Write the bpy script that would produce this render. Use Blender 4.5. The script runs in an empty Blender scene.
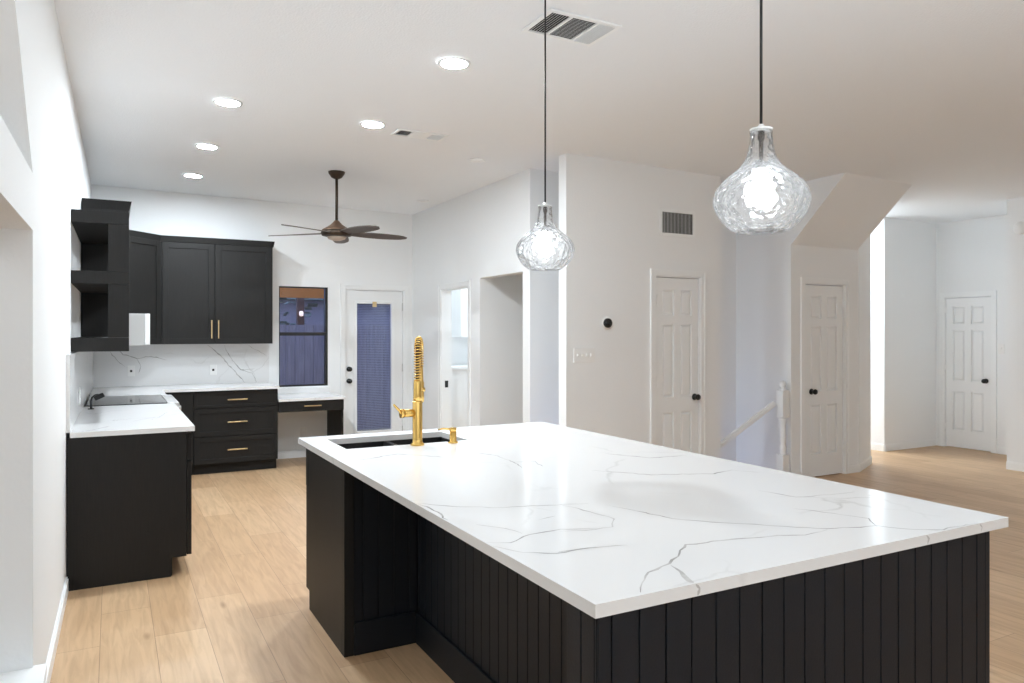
import bpy, bmesh, math, random
from mathutils import Matrix, Vector
random.seed(7)
R = math.radians
PI = math.pi
SC = bpy.context.scene
COL = SC.collection

# ------------------------------------------------------------------ camera
cam = bpy.data.cameras.new('camera')
cam.sensor_width = 36.0
cam.lens = 739.0 / 1024 * 36.0
cam.shift_y = -8.1 / 1024
cam.clip_start = 0.05
cam.clip_end = 200
camo = bpy.data.objects.new('camera', cam)
camo.location = (0, 0, 1.49)
camo.rotation_euler = (R(90), 0, -0.49612)
COL.objects.link(camo)
SC.camera = camo

# ------------------------------------------------------------------ view, world, lights
SC.view_settings.view_transform = 'Standard'
SC.view_settings.look = 'None'
SC.view_settings.gamma = 1
SC.view_settings.exposure = 1.13
SC.view_settings.use_curve_mapping = False
cy = SC.cycles
cy.max_bounces = 14
cy.diffuse_bounces = 10
cy.glossy_bounces = 6
cy.transmission_bounces = 12
cy.transparent_max_bounces = 24
cy.sample_clamp_indirect = 6
cy.caustics_refractive = False
cy.use_denoising = True

world = bpy.data.worlds.new('dusk')
SC.world = world
world.use_nodes = True
bg = world.node_tree.nodes['Background']
bg.inputs['Color'].default_value = (0.28, 0.37, 0.72, 1)
bg.inputs['Strength'].default_value = 1.25

CAN_E = 345.0        # recessed can lens emission
BULB_E = 18.0
def area(name, loc, rot, sx, sy, power, col=(1, 1, 1)):
    l = bpy.data.lights.new(name, 'AREA')
    l.shape = 'RECTANGLE'; l.size = sx; l.size_y = sy
    l.energy = power; l.color = col
    o = bpy.data.objects.new(name, l)
    o.location = loc; o.rotation_euler = rot
    COL.objects.link(o)
    return o
# added upward fill without a fixture, stands in for light from other rooms
area('ceiling_fill', (1.6, -1.0, 1.35), (R(180), 0, 0), 3.6, 2.4, 52, (.86, .94, 1))
# hallway lamp beyond the stair closet and the lamp of the laundry room
area('hall_lamp', (8.08, 7.2, 2.9), (0, 0, 0), 0.5, 1.2, 30, (.86, .94, 1))
area('laundry_lamp', (4.4, 8.0, 2.9), (0, 0, 0), 0.6, 0.6, 11, (.86, .94, 1))
area('side_room_lamp', (-1.5, 1.0, 2.9), (0, 0, 0), 1.0, 1.5, 14, (.86, .94, 1))

# ------------------------------------------------------------------ materials
def new_mat(name):
    m = bpy.data.materials.new(name)
    m.use_nodes = True
    nt = m.node_tree
    b = nt.nodes['Principled BSDF']
    return m, nt, b
def N(nt, t, **kw):
    n = nt.nodes.new(t)
    for k, v in kw.items():
        setattr(n, k, v)
    return n
def srgb(r, g, b):
    f = lambda c: (c / 255 / 12.92) if c / 255 <= 0.04045 else ((c / 255 + 0.055) / 1.055) ** 2.4
    return (f(r), f(g), f(b), 1)
def simple(name, col, rough=0.5, metal=0.0, bump=0.0, bscale=80, var=0.0, spec=0.5):
    m, nt, b = new_mat(name)
    b.inputs['Base Color'].default_value = col
    b.inputs['Roughness'].default_value = rough
    b.inputs['Metallic'].default_value = metal
    b.inputs['Specular IOR Level'].default_value = spec
    tc = N(nt, 'ShaderNodeTexCoord')
    if bump or var:
        no = N(nt, 'ShaderNodeTexNoise')
        no.inputs['Scale'].default_value = bscale
        no.inputs['Detail'].default_value = 3
        nt.links.new(tc.outputs['Object'], no.inputs['Vector'])
        if bump:
            bp = N(nt, 'ShaderNodeBump')
            bp.inputs['Strength'].default_value = bump
            bp.inputs['Distance'].default_value = 0.004
            nt.links.new(no.outputs['Fac'], bp.inputs['Height'])
            nt.links.new(bp.outputs['Normal'], b.inputs['Normal'])
        if var:
            mx = N(nt, 'ShaderNodeMix', data_type='RGBA')
            mx.inputs['A'].default_value = tuple(c * (1 - var) for c in col[:3]) + (1,)
            mx.inputs['B'].default_value = tuple(min(1, c * (1 + var)) for c in col[:3]) + (1,)
            nt.links.new(no.outputs['Fac'], mx.inputs['Factor'])
            nt.links.new(mx.outputs['Result'], b.inputs['Base Color'])
    return m
def emit(name, col, s):
    m, nt, b = new_mat(name)
    b.inputs['Base Color'].default_value = (0.9, 0.9, 0.9, 1)
    b.inputs['Emission Color'].default_value = col
    b.inputs['Emission Strength'].default_value = s
    return m

M = {}
M['wall'] = simple('wall_paint', (0.85, 0.862, 0.868, 1), 0.8, bump=0.25, bscale=60)
M['ceil'] = simple('ceiling_paint', (0.85, 0.875, 0.90, 1), 0.85, bump=0.5, bscale=90)
M['trim'] = simple('white_trim', (0.87, 0.885, 0.89, 1), 0.4, bump=0.02, bscale=30)
M['door'] = simple('white_door', (0.855, 0.87, 0.875, 1), 0.42, bump=0.03, bscale=40)
M['plate'] = simple('white_plastic', (0.85, 0.85, 0.84, 1), 0.35, bump=0.01)
M['gap'] = simple('dark_gap', (0.03, 0.03, 0.03, 1), 0.9, bump=0.02)
M['black'] = simple('black_metal', (0.012, 0.012, 0.013, 1), 0.35, 0.3, bump=0.02)
M['gold'] = simple('brushed_gold', (0.83, 0.55, 0.17, 1), 0.22, 1.0, bump=0.02, bscale=200)
M['brass'] = simple('satin_brass', (0.72, 0.55, 0.30, 1), 0.32, 1.0, bump=0.02, bscale=200)
M['steel'] = simple('stainless', (0.62, 0.62, 0.61, 1), 0.3, 1.0, bump=0.03, bscale=120)
M['lsteel'] = simple('pale_metal', (0.52, 0.52, 0.51, 1), 0.45, 0.4, bump=0.02)
M['sink'] = simple('black_composite', (0.018, 0.018, 0.019, 1), 0.35, bump=0.03)
M['knob'] = simple('black_knob', (0.010, 0.010, 0.010, 1), 0.3, 0.2, bump=0.01)
M['winframe'] = simple('dark_bronze', (0.012, 0.011, 0.010, 1), 0.5, bump=0.02)
M['copper'] = simple('fan_copper', (0.20, 0.125, 0.085, 1), 0.42, 0.7, bump=0.02)
M['bronze'] = simple('fan_bronze', (0.055, 0.038, 0.026, 1), 0.45, 0.6, bump=0.02)
M['blade'] = simple('fan_blade', (0.085, 0.065, 0.052, 1), 0.5, bump=0.05, bscale=25, var=0.2)
M['slat'] = simple('blind_slat', (0.42, 0.43, 0.47, 1), 0.5, bump=0.01)
M['hall_tape'] = simple('pale_panel', (0.70, 0.70, 0.69, 1), 0.4, bump=0.02)
M['grass'] = simple('yard_ground', (0.08, 0.08, 0.06, 1), 0.9, bump=0.5, bscale=20, var=0.4)
M['cedar'] = simple('brown_timber', (0.52, 0.17, 0.018, 1), 0.7, bump=0.2, bscale=30, var=0.3)
M['darkcedar'] = simple('dark_brown_timber', (0.09, 0.04, 0.03, 1), 0.7, bump=0.2, bscale=30, var=0.3)
M['siding'] = simple('grey_siding', (0.27, 0.25, 0.27, 1), 0.8, bump=0.2, bscale=20, var=0.2)
M['leaf'] = simple('grey_leaf', (0.10, 0.13, 0.11, 1), 0.8, bump=0.3, bscale=60, var=0.7)
M['can'] = emit('can_lens', (0.85, 0.935, 1, 1), CAN_E)
M['can_soft'] = emit('can_lens_counter_row', (0.85, 0.935, 1, 1), CAN_E * 0.85)
M['bulb'] = emit('bright_bulb', (0.86, 0.94, 1, 1), BULB_E)
M['fanlight'] = simple('fan_lens', (0.50, 0.41, 0.34, 1), 0.5, bump=0.01)
M['porch'] = emit('porch_lamp', (1, 0.75, 0.55, 1), 0.35)

def black_wood():
    m, nt, b = new_mat('black_stained_wood')
    tc = N(nt, 'ShaderNodeTexCoord')
    mp = N(nt, 'ShaderNodeMapping')
    mp.inputs['Scale'].default_value = (60, 60, 4)
    no = N(nt, 'ShaderNodeTexNoise'); no.inputs['Scale'].default_value = 2.0; no.inputs['Detail'].default_value = 5
    nt.links.new(tc.outputs['Object'], mp.inputs['Vector']); nt.links.new(mp.outputs['Vector'], no.inputs['Vector'])
    mx = N(nt, 'ShaderNodeMix', data_type='RGBA')
    mx.inputs['A'].default_value = (0.0105, 0.0102, 0.0100, 1); mx.inputs['B'].default_value = (0.020, 0.019, 0.018, 1)
    nt.links.new(no.outputs['Fac'], mx.inputs['Factor']); nt.links.new(mx.outputs['Result'], b.inputs['Base Color'])
    b.inputs['Roughness'].default_value = 0.5; b.inputs['Specular IOR Level'].default_value = 0.24
    bp = N(nt, 'ShaderNodeBump'); bp.inputs['Strength'].default_value = 0.12; bp.inputs['Distance'].default_value = 0.002
    nt.links.new(no.outputs['Fac'], bp.inputs['Height']); nt.links.new(bp.outputs['Normal'], b.inputs['Normal'])
    return m
M['cab'] = black_wood()
M['bead'] = simple('charcoal_paint', (0.0088, 0.0112, 0.0160, 1), 0.5, bump=0.10, bscale=150, var=0.15, spec=0.3)

def quartz():
    m, nt, b = new_mat('white_quartz')
    tc = N(nt, 'ShaderNodeTexCoord')
    no = N(nt, 'ShaderNodeTexNoise'); no.inputs['Scale'].default_value = 1.6; no.inputs['Detail'].default_value = 6
    nt.links.new(tc.outputs['Object'], no.inputs['Vector'])
    mixv = N(nt, 'ShaderNodeMix', data_type='RGBA'); mixv.inputs['Factor'].default_value = 0.35
    nt.links.new(tc.outputs['Object'], mixv.inputs['A']); nt.links.new(no.outputs['Color'], mixv.inputs['B'])
    vo = N(nt, 'ShaderNodeTexVoronoi', feature='DISTANCE_TO_EDGE'); vo.inputs['Scale'].default_value = 2.2
    nt.links.new(mixv.outputs['Result'], vo.inputs['Vector'])
    ra = N(nt, 'ShaderNodeValToRGB')
    ra.color_ramp.elements[0].position = 0.0; ra.color_ramp.elements[0].color = (1, 1, 1, 1)
    ra.color_ramp.elements[1].position = 0.014; ra.color_ramp.elements[1].color = (0, 0, 0, 1)
    nt.links.new(vo.outputs['Distance'], ra.inputs['Fac'])
    n2 = N(nt, 'ShaderNodeTexNoise'); n2.inputs['Scale'].default_value = 2.5; n2.inputs['Detail'].default_value = 2
    nt.links.new(tc.outputs['Object'], n2.inputs['Vector'])
    r2 = N(nt, 'ShaderNodeValToRGB')
    r2.color_ramp.elements[0].position = 0.47; r2.color_ramp.elements[0].color = (0, 0, 0, 1)
    r2.color_ramp.elements[1].position = 0.72; r2.color_ramp.elements[1].color = (0.6, 0.6, 0.6, 1)
    nt.links.new(n2.outputs['Fac'], r2.inputs['Fac'])
    mul = N(nt, 'ShaderNodeMath', operation='MULTIPLY')
    nt.links.new(ra.outputs['Color'], mul.inputs[0]); nt.links.new(r2.outputs['Color'], mul.inputs[1])
    mx = N(nt, 'ShaderNodeMix', data_type='RGBA')
    mx.inputs['A'].default_value = (0.80, 0.80, 0.80, 1); mx.inputs['B'].default_value = (0.50, 0.49, 0.48, 1)
    nt.links.new(mul.outputs[0], mx.inputs['Factor']); nt.links.new(mx.outputs['Result'], b.inputs['Base Color'])
    b.inputs['Roughness'].default_value = 0.12
    return m
M['quartz'] = quartz()
def vein_mat():
    m, nt, b = new_mat('quartz_vein')
    tc = N(nt, 'ShaderNodeTexCoord')
    no = N(nt, 'ShaderNodeTexNoise'); no.inputs['Scale'].default_value = 9; no.inputs['Detail'].default_value = 4
    nt.links.new(tc.outputs['Object'], no.inputs['Vector'])
    ra = N(nt, 'ShaderNodeValToRGB')
    ra.color_ramp.elements[0].position = 0.35; ra.color_ramp.elements[0].color = (0.33, 0.325, 0.315, 1)
    ra.color_ramp.elements[1].position = 0.65; ra.color_ramp.elements[1].color = (0.64, 0.63, 0.62, 1)
    nt.links.new(no.outputs['Fac'], ra.inputs['Fac']); nt.links.new(ra.outputs['Color'], b.inputs['Base Color'])
    b.inputs['Roughness'].default_value = 0.14
    return m
M['vein'] = vein_mat()

def oak_floor():
    m, nt, b = new_mat('oak_planks')
    tc = N(nt, 'ShaderNodeTexCoord')
    mp = N(nt, 'ShaderNodeMapping'); mp.inputs['Rotation'].default_value = (0, 0, R(90)); mp.inputs['Location'].default_value = (0.37, 0.05, 0)
    nt.links.new(tc.outputs['Object'], mp.inputs['Vector'])
    br = N(nt, 'ShaderNodeTexBrick'); br.offset = 0.37; br.offset_frequency = 2
    br.inputs['Scale'].default_value = 1.0; br.inputs['Brick Width'].default_value = 1.22; br.inputs['Row Height'].default_value = 0.235
    br.inputs['Mortar Size'].default_value = 0.0013; br.inputs['Mortar Smooth'].default_value = 0.1; br.inputs['Bias'].default_value = -0.1
    br.inputs['Color1'].default_value = (0.52, 0.335, 0.188, 1); br.inputs['Color2'].default_value = (0.63, 0.435, 0.262, 1)
    br.inputs['Mortar'].default_value = (0.30, 0.19, 0.11, 1)
    nt.links.new(mp.outputs['Vector'], br.inputs['Vector'])
    m2 = N(nt, 'ShaderNodeMapping'); m2.inputs['Scale'].default_value = (14, 1.3, 1)
    nt.links.new(tc.outputs['Object'], m2.inputs['Vector'])
    no = N(nt, 'ShaderNodeTexNoise'); no.inputs['Scale'].default_value = 2.2; no.inputs['Detail'].default_value = 6; no.inputs['Distortion'].default_value = 0.8
    nt.links.new(m2.outputs['Vector'], no.inputs['Vector'])
    ra = N(nt, 'ShaderNodeValToRGB')
    ra.color_ramp.elements[0].position = 0.30; ra.color_ramp.elements[0].color = (0.80, 0.77, 0.74, 1)
    ra.color_ramp.elements[1].position = 0.62; ra.color_ramp.elements[1].color = (1, 1, 1, 1)
    nt.links.new(no.outputs['Fac'], ra.inputs['Fac'])
    mx = N(nt, 'ShaderNodeMix', data_type='RGBA', blend_type='MULTIPLY'); mx.inputs['Factor'].default_value = 1
    nt.links.new(br.outputs['Color'], mx.inputs['A']); nt.links.new(ra.outputs['Color'], mx.inputs['B'])
    # knots
    m3 = N(nt, 'ShaderNodeMapping'); m3.inputs['Scale'].default_value = (5.5, 1.6, 1)
    nt.links.new(tc.outputs['Object'], m3.inputs['Vector'])
    vo = N(nt, 'ShaderNodeTexVoronoi'); vo.inputs['Scale'].default_value = 0.9
    nt.links.new(m3.outputs['Vector'], vo.inputs['Vector'])
    rk = N(nt, 'ShaderNodeValToRGB')
    rk.color_ramp.elements[0].position = 0.02; rk.color_ramp.elements[0].color = (0.62, 0.55, 0.48, 1)
    rk.color_ramp.elements[1].position = 0.10; rk.color_ramp.elements[1].color = (1, 1, 1, 1)
    nt.links.new(vo.outputs['Distance'], rk.inputs['Fac'])
    my = N(nt, 'ShaderNodeMix', data_type='RGBA', blend_type='MULTIPLY'); my.inputs['Factor'].default_value = 0.8
    nt.links.new(mx.outputs['Result'], my.inputs['A']); nt.links.new(rk.outputs['Color'], my.inputs['B'])
    nt.links.new(my.outputs['Result'], b.inputs['Base Color'])
    b.inputs['Roughness'].default_value = 0.42
    return m
M['floor'] = oak_floor()

def fence_wood():
    m, nt, b = new_mat('weathered_fence_wood')
    tc = N(nt, 'ShaderNodeTexCoord')
    mp = N(nt, 'ShaderNodeMapping'); mp.inputs['Scale'].default_value = (14, 14, 1.2)
    nt.links.new(tc.outputs['Object'], mp.inputs['Vector'])
    no = N(nt, 'ShaderNodeTexNoise'); no.inputs['Scale'].default_value = 2; no.inputs['Detail'].default_value = 5
    nt.links.new(mp.outputs['Vector'], no.inputs['Vector'])
    mx = N(nt, 'ShaderNodeMix', data_type='RGBA')
    mx.inputs['A'].default_value = (0.14, 0.125, 0.13, 1); mx.inputs['B'].default_value = (0.46, 0.41, 0.42, 1)
    nt.links.new(no.outputs['Fac'], mx.inputs['Factor']); nt.links.new(mx.outputs['Result'], b.inputs['Base Color'])
    b.inputs['Roughness'].default_value = 0.9
    return m
M['fence'] = fence_wood()

def pane_glass():
    m = bpy.data.materials.new('pane_glass'); m.use_nodes = True
    nt = m.node_tree; nt.nodes.clear()
    out = N(nt, 'ShaderNodeOutputMaterial')
    tr = N(nt, 'ShaderNodeBsdfTransparent'); gl = N(nt, 'ShaderNodeBsdfGlossy'); gl.inputs['Roughness'].default_value = 0.02
    fr = N(nt, 'ShaderNodeFresnel'); fr.inputs['IOR'].default_value = 1.45
    mx = N(nt, 'ShaderNodeMixShader')
    nt.links.new(fr.outputs[0], mx.inputs[0]); nt.links.new(tr.outputs[0], mx.inputs[1]); nt.links.new(gl.outputs[0], mx.inputs[2])
    nt.links.new(mx.outputs[0], out.inputs['Surface'])
    return m
M['pane'] = pane_glass()
def ripple_glass():
    m = bpy.data.materials.new('rippled_glass'); m.use_nodes = True
    nt = m.node_tree; nt.nodes.clear()
    out = N(nt, 'ShaderNodeOutputMaterial')
    tc = N(nt, 'ShaderNodeTexCoord')
    vo = N(nt, 'ShaderNodeTexVoronoi', feature='SMOOTH_F1'); vo.inputs['Scale'].default_value = 46
    no = N(nt, 'ShaderNodeTexNoise'); no.inputs['Scale'].default_value = 30; no.inputs['Detail'].default_value = 2
    nt.links.new(tc.outputs['Object'], no.inputs['Vector'])
    nt.links.new(tc.outputs['Object'], vo.inputs['Vector'])
    ad = N(nt, 'ShaderNodeMath', operation='ADD')
    nt.links.new(vo.outputs['Distance'], ad.inputs[0]); nt.links.new(no.outputs['Fac'], ad.inputs[1])
    bp = N(nt, 'ShaderNodeBump'); bp.inputs['Strength'].default_value = 1.0; bp.inputs['Distance'].default_value = 0.010
    nt.links.new(ad.outputs[0], bp.inputs['Height'])
    tr = N(nt, 'ShaderNodeBsdfTransparent'); tr.inputs['Color'].default_value = (0.97, 0.97, 0.97, 1)
    gl = N(nt, 'ShaderNodeBsdfGlass'); gl.inputs['Roughness'].default_value = 0.03; gl.inputs['IOR'].default_value = 1.35
    gs = N(nt, 'ShaderNodeBsdfGlossy'); gs.inputs['Roughness'].default_value = 0.06
    nt.links.new(bp.outputs['Normal'], gl.inputs['Normal']); nt.links.new(bp.outputs['Normal'], gs.inputs['Normal'])
    lw = N(nt, 'ShaderNodeLayerWeight'); lw.inputs['Blend'].default_value = 0.2
    nt.links.new(bp.outputs['Normal'], lw.inputs['Normal'])
    m1 = N(nt, 'ShaderNodeMixShader'); m1.inputs[0].default_value = 0.16
    nt.links.new(tr.outputs[0], m1.inputs[1]); nt.links.new(gl.outputs[0], m1.inputs[2])
    m2 = N(nt, 'ShaderNodeMixShader')
    nt.links.new(lw.outputs['Fresnel'], m2.inputs[0]); nt.links.new(m1.outputs[0], m2.inputs[1]); nt.links.new(gs.outputs[0], m2.inputs[2])
    df = N(nt, 'ShaderNodeBsdfTranslucent'); df.inputs['Color'].default_value = (.95, .95, .95, 1)
    m3 = N(nt, 'ShaderNodeMixShader'); m3.inputs[0].default_value = 0.05
    nt.links.new(m2.outputs[0], m3.inputs[1]); nt.links.new(df.outputs[0], m3.inputs[2])
    nt.links.new(m3.outputs[0], out.inputs['Surface'])
    return m
M['ripple'] = ripple_glass()
M['cook'] = simple('cooktop_glass', (0.012, 0.012, 0.013, 1), 0.06, bump=0.0)

# ------------------------------------------------------------------ mesh helpers
class MB:
    def __init__(self):
        self.bm = bmesh.new()
    def box(self, x0, x1, y0, y1, z0, z1, mx=None, mi=0):
        vs = [Vector((x, y, z)) for x in (x0, x1) for y in (y0, y1) for z in (z0, z1)]
        if mx is not None: vs = [mx @ v for v in vs]
        v = [self.bm.verts.new(p) for p in vs]
        for f in ((0, 1, 3, 2), (4, 6, 7, 5), (0, 4, 5, 1), (2, 3, 7, 6), (0, 2, 6, 4), (1, 5, 7, 3)):
            self.bm.faces.new([v[i] for i in f]).material_index = mi
        return self
    def hexa(self, pts, mi=0):
        """eight corners: bottom ring of four then top ring of four"""
        v = [self.bm.verts.new(p) for p in pts]
        for f in ((3, 2, 1, 0), (4, 5, 6, 7), (0, 1, 5, 4), (1, 2, 6, 5), (2, 3, 7, 6), (3, 0, 4, 7)):
            self.bm.faces.new([v[i] for i in f]).material_index = mi
        return self
    def prism(self, poly, fn0, fn1):
        """poly of 2-D points; fn0 / fn1 map a 2-D point to its two end positions"""
        a = [self.bm.verts.new(fn0(p)) for p in poly]
        b = [self.bm.verts.new(fn1(p)) for p in poly]
        n = len(poly)
        self.bm.faces.new(a); self.bm.faces.new(b[::-1])
        for i in range(n):
            self.bm.faces.new([a[i], b[i], b[(i + 1) % n], a[(i + 1) % n]])
        return self
    def lathe(self, prof, seg=24, mx=None, cap=True):
        """profile of (radius, z)"""
        rings = []
        for r, z in prof:
            if r < 1e-6:
                p = Vector((0, 0, z)); rings.append([self.bm.verts.new(mx @ p if mx is not None else p)])
            else:
                ring = []
                for k in range(seg):
                    a = 2 * PI * k / seg
                    p = Vector((r * math.cos(a), r * math.sin(a), z))
                    ring.append(self.bm.verts.new(mx @ p if mx is not None else p))
                rings.append(ring)
        for r0, r1 in zip(rings, rings[1:]):
            if len(r0) == 1 and len(r1) == 1: continue
            for k in range(seg):
                a, b2 = k, (k + 1) % seg
                if len(r0) == 1: f = [r0[0], r1[b2], r1[a]]
                elif len(r1) == 1: f = [r0[a], r0[b2], r1[0]]
                else: f = [r0[a], r0[b2], r1[b2], r1[a]]
                fc = self.bm.faces.new(f); fc.smooth = True
        if cap:
            for ring in (rings[0], rings[-1]):
                if len(ring) > 2:
                    try: self.bm.faces.new(ring)
                    except ValueError: pass
        return self
    def tube(self, pts, rad, seg=10, closed=False):
        pts = [Vector(p) for p in pts]
        rads = rad if isinstance(rad, (list, tuple)) else [rad] * len(pts)
        rings = []; up = None
        for i, p in enumerate(pts):
            t = (pts[min(i + 1, len(pts) - 1)] - pts[max(i - 1, 0)]).normalized()
            if up is None:
                up = Vector((0, 0, 1)) if abs(t.z) < 0.9 else Vector((1, 0, 0))
            u = (up - t * up.dot(t)).normalized(); up = u
            w = t.cross(u)
            rings.append([self.bm.verts.new(p + (u * math.cos(2 * PI * k / seg) + w * math.sin(2 * PI * k / seg)) * rads[i]) for k in range(seg)])
        for r0, r1 in zip(rings, rings[1:]):
            for k in range(seg):
                fc = self.bm.faces.new([r0[k], r0[(k + 1) % seg], r1[(k + 1) % seg], r1[k]]); fc.smooth = True
        self.bm.faces.new(rings[0][::-1]); self.bm.faces.new(rings[-1])
        return self
    def ribbon(self, pts, w, mk, mi=1):
        """thin vein strip along 2-D points; mk maps (a, b) to 3-D"""
        P = []
        for (a0, b0), (a1, b1) in zip(pts, pts[1:]):
            L = math.hypot(a1 - a0, b1 - b0); n = max(2, int(L / 0.025))
            for k in range(n):
                t = k / n; j = min(0.006, L * 0.04)
                P.append((a0 + (a1 - a0) * t + random.uniform(-j, j), b0 + (b1 - b0) * t + random.uniform(-j, j)))
        P.append(pts[-1])
        m = len(P); prev = None
        for i, (a, b) in enumerate(P):
            a0, b0 = P[max(i - 1, 0)]; a1, b1 = P[min(i + 1, m - 1)]
            d = math.hypot(a1 - a0, b1 - b0) or 1e-6
            nx, ny = -(b1 - b0) / d, (a1 - a0) / d
            env = min(1, 6 * i / m, 6 * (m - 1 - i) / m)
            h = 0.5 * w * 0.001 * (0.25 + 0.75 * env) * random.uniform(0.55, 1.35)
            q = (self.bm.verts.new(mk(a + nx * h, b + ny * h)), self.bm.verts.new(mk(a - nx * h, b - ny * h)))
            if prev:
                f = self.bm.faces.new([prev[0], prev[1], q[1], q[0]]); f.material_index = mi
            prev = q
        return self
    def mesh(self, name, mats, recalc=True, bevel=0.0):
        if recalc: bmesh.ops.recalc_face_normals(self.bm, faces=self.bm.faces)
        me = bpy.data.meshes.new(name)
        self.bm.to_mesh(me); self.bm.free()
        for m in (mats if isinstance(mats, (list, tuple)) else [mats]): me.materials.append(m)
        return me

def add_bevel(o, w, seg=2):
    md = o.modifiers.new('bevel', 'BEVEL'); md.width = w; md.segments = seg; md.limit_method = 'ANGLE'; md.angle_limit = R(40)
    md.harden_normals = False
def link(name, mb, mats, bevel=0.0, recalc=True):
    o = bpy.data.objects.new(name, mb.mesh(name, mats, recalc))
    COL.objects.link(o)
    if bevel: add_bevel(o, bevel)
    return o
def set_props(o, label=None, cat=None, group=None, kind=None):
    if label: o['label'] = label
    if cat: o['category'] = cat
    if group: o['group'] = group
    if kind: o['kind'] = kind
    return o
def rebase(o):
    me = o.data
    xs = [v.co for v in me.vertices]
    b = Vector(((min(v.x for v in xs) + max(v.x for v in xs)) / 2, (min(v.y for v in xs) + max(v.y for v in xs)) / 2, min(v.z for v in xs)))
    me.transform(Matrix.Translation(-b)); o.location = b
    return o
def single(name, mb, mats, label, cat, group=None, bevel=0.0, recalc=True):
    return set_props(rebase(link(name, mb, mats, bevel, recalc)), label, cat, group)
def struct(name, mb, mats, label=None, bevel=0.0):
    o = link(name, mb, mats, bevel)
    return set_props(o, label, None, None, 'structure')
def empty(name, loc, rz=0.0):
    o = bpy.data.objects.new(name, None); COL.objects.link(o)
    o.location = loc; o.rotation_euler = (0, 0, rz); o.empty_display_size = 0.1
    return o
def thing(name, label, cat, loc, rz=0.0, group=None):
    return set_props(empty(name, loc, rz), label, cat, group)
def part(name, mb, mats, parent, bevel=0.0, world=True, label=None, recalc=True, top=None):
    """world=True: mesh authored in world coordinates (the thing has no rotation)"""
    o = link(name, mb, mats, bevel, recalc)
    o.parent = parent
    if world:
        root = top or parent
        if parent.type == 'EMPTY':
            o.data.transform(Matrix.Translation(-Vector(parent.location)))
        else:
            o.data.transform(Matrix.Translation(-Vector(root.location)))
    if label: o['label'] = label
    return o
def copy_tree(o, parent=None):
    c = o.copy(); COL.objects.link(c)
    if parent is not None:
        c.parent = parent; c.matrix_parent_inverse = o.matrix_parent_inverse.copy()
    for ch in list(o.children): copy_tree(ch, c)
    return c

# ------------------------------------------------------------------ room numbers
YB = 9.03                      # back wall
def zc(x): return 3.072 - 0.0125 * (x + 0.24)
def xl(y): return -0.235 + 0.010 * (y - 4.9)
Z0, Z1 = 0.0, 3.20             # walls run a little past the ceiling plane

# floor: one deck with the stairwell opening left out
mb = MB()
FX0, FX1, FY0, FY1 = -2.7, 11.0, -3.2, 9.9
hx0, hx1, hy0, hy1 = 3.46, 5.86, 5.45, 5.92
for a in ((FX0, FX1, FY0, hy0), (FX0, FX1, hy1, YB + 0.1), (FX0, hx0, hy0, hy1), (hx1, FX1, hy0, hy1)):
    mb.box(a[0], a[1], a[2], a[3], -0.12, 0)
struct('floor', mb, M['floor'], 'light oak plank floor running through kitchen and hall')
# ceiling
mb = MB()
xs = [FX0, FX1]
mb.hexa([(FX0, FY0, zc(FX0)), (FX1, FY0, zc(FX1)), (FX1, 9.9, zc(FX1)), (FX0, 9.9, zc(FX0)),
         (FX0, FY0, zc(FX0) + .15), (FX1, FY0, zc(FX1) + .15), (FX1, 9.9, zc(FX1) + .15), (FX0, 9.9, zc(FX0) + .15)])
struct('ceiling', mb, M['ceil'], 'white textured ceiling')
def ztop(x): return zc(x) + 0.03

# left wall with a low pass-through and a raked opening above it
mb = MB()
def lw(p): return (xl(p[0]), p[0], p[1])
def lwb(p): return (xl(p[0]) - 0.17, p[0], p[1])
for poly in ([(3.18, 0), (9.15, 0), (9.15, 3.12), (3.18, 3.12)],
             [(0.9, 0), (3.18, 0), (3.18, 0.244), (0.9, 0.244)],
             [(0.9, 1.864), (3.18, 1.864), (3.18, 2.07), (0.9, 2.07)],
             [(3.18, 2.07), (3.18, 3.12), (1.925, 3.12)],
             [(-3.2, 0), (0.9, 0), (0.9, 3.12), (-3.2, 3.12)]):
    mb.prism(poly, lw, lwb)
struct('wall_left', mb, M['wall'], 'white wall left of the kitchen counters')
mb = MB(); mb.box(-2.7, -2.58, -3.2, 9.1, 0, 3.13)
struct('wall_side_room', mb, M['wall'], 'wall of the room beyond the pass-through')
# sill of the pass-through
mb = MB(); mb.box(-0.45, -0.209, 0.85, 3.20, 0.245, 0.28)
struct('trim_sill', mb, M['trim'], 'white sill of the low pass-through in the left wall', 0.004)

# back wall with window and door openings
WX0, WX1, WZ0, WZ1 = 1.743, 2.326, 0.852, 2.053
DX0, DX1, DZ1 = 2.535, 3.308, 2.045
mb = MB()
def bw(x0, x1, z0, z1): mb.box(x0, x1, YB, YB + 0.14, z0, z1)
bw(-2.7, WX0, 0, 3.12); bw(WX1, DX0, 0, 3.12); bw(DX1, 5.6, 0, 3.12)
bw(WX0, WX1, 0, WZ0); bw(WX0, WX1, WZ1, 3.12); bw(DX0, DX1, DZ1, 3.12)
struct('wall_back', mb, M['wall'], 'white back wall with window and patio door')
# breakfast nook side wall
XN = 3.42
mb = MB()
def nw(y0, y1, z0, z1): mb.box(XN, XN + 0.13, y0, y1, z0, z1)
LD0, LD1, LDZ = 7.315, 8.081, 2.010
HO0, HO1, HOZ = 6.105, 7.03, 2.075
nw(LD1, YB, 0, ztop(XN)); nw(LD0, LD1, LDZ, ztop(XN)); nw(HO1, LD0, 0, ztop(XN)); nw(HO0, HO1, HOZ, ztop(XN)); nw(5.965, HO0, 0, ztop(XN))
struct('wall_nook', mb, M['wall'], 'white side wall with laundry doorway and hall opening')
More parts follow.
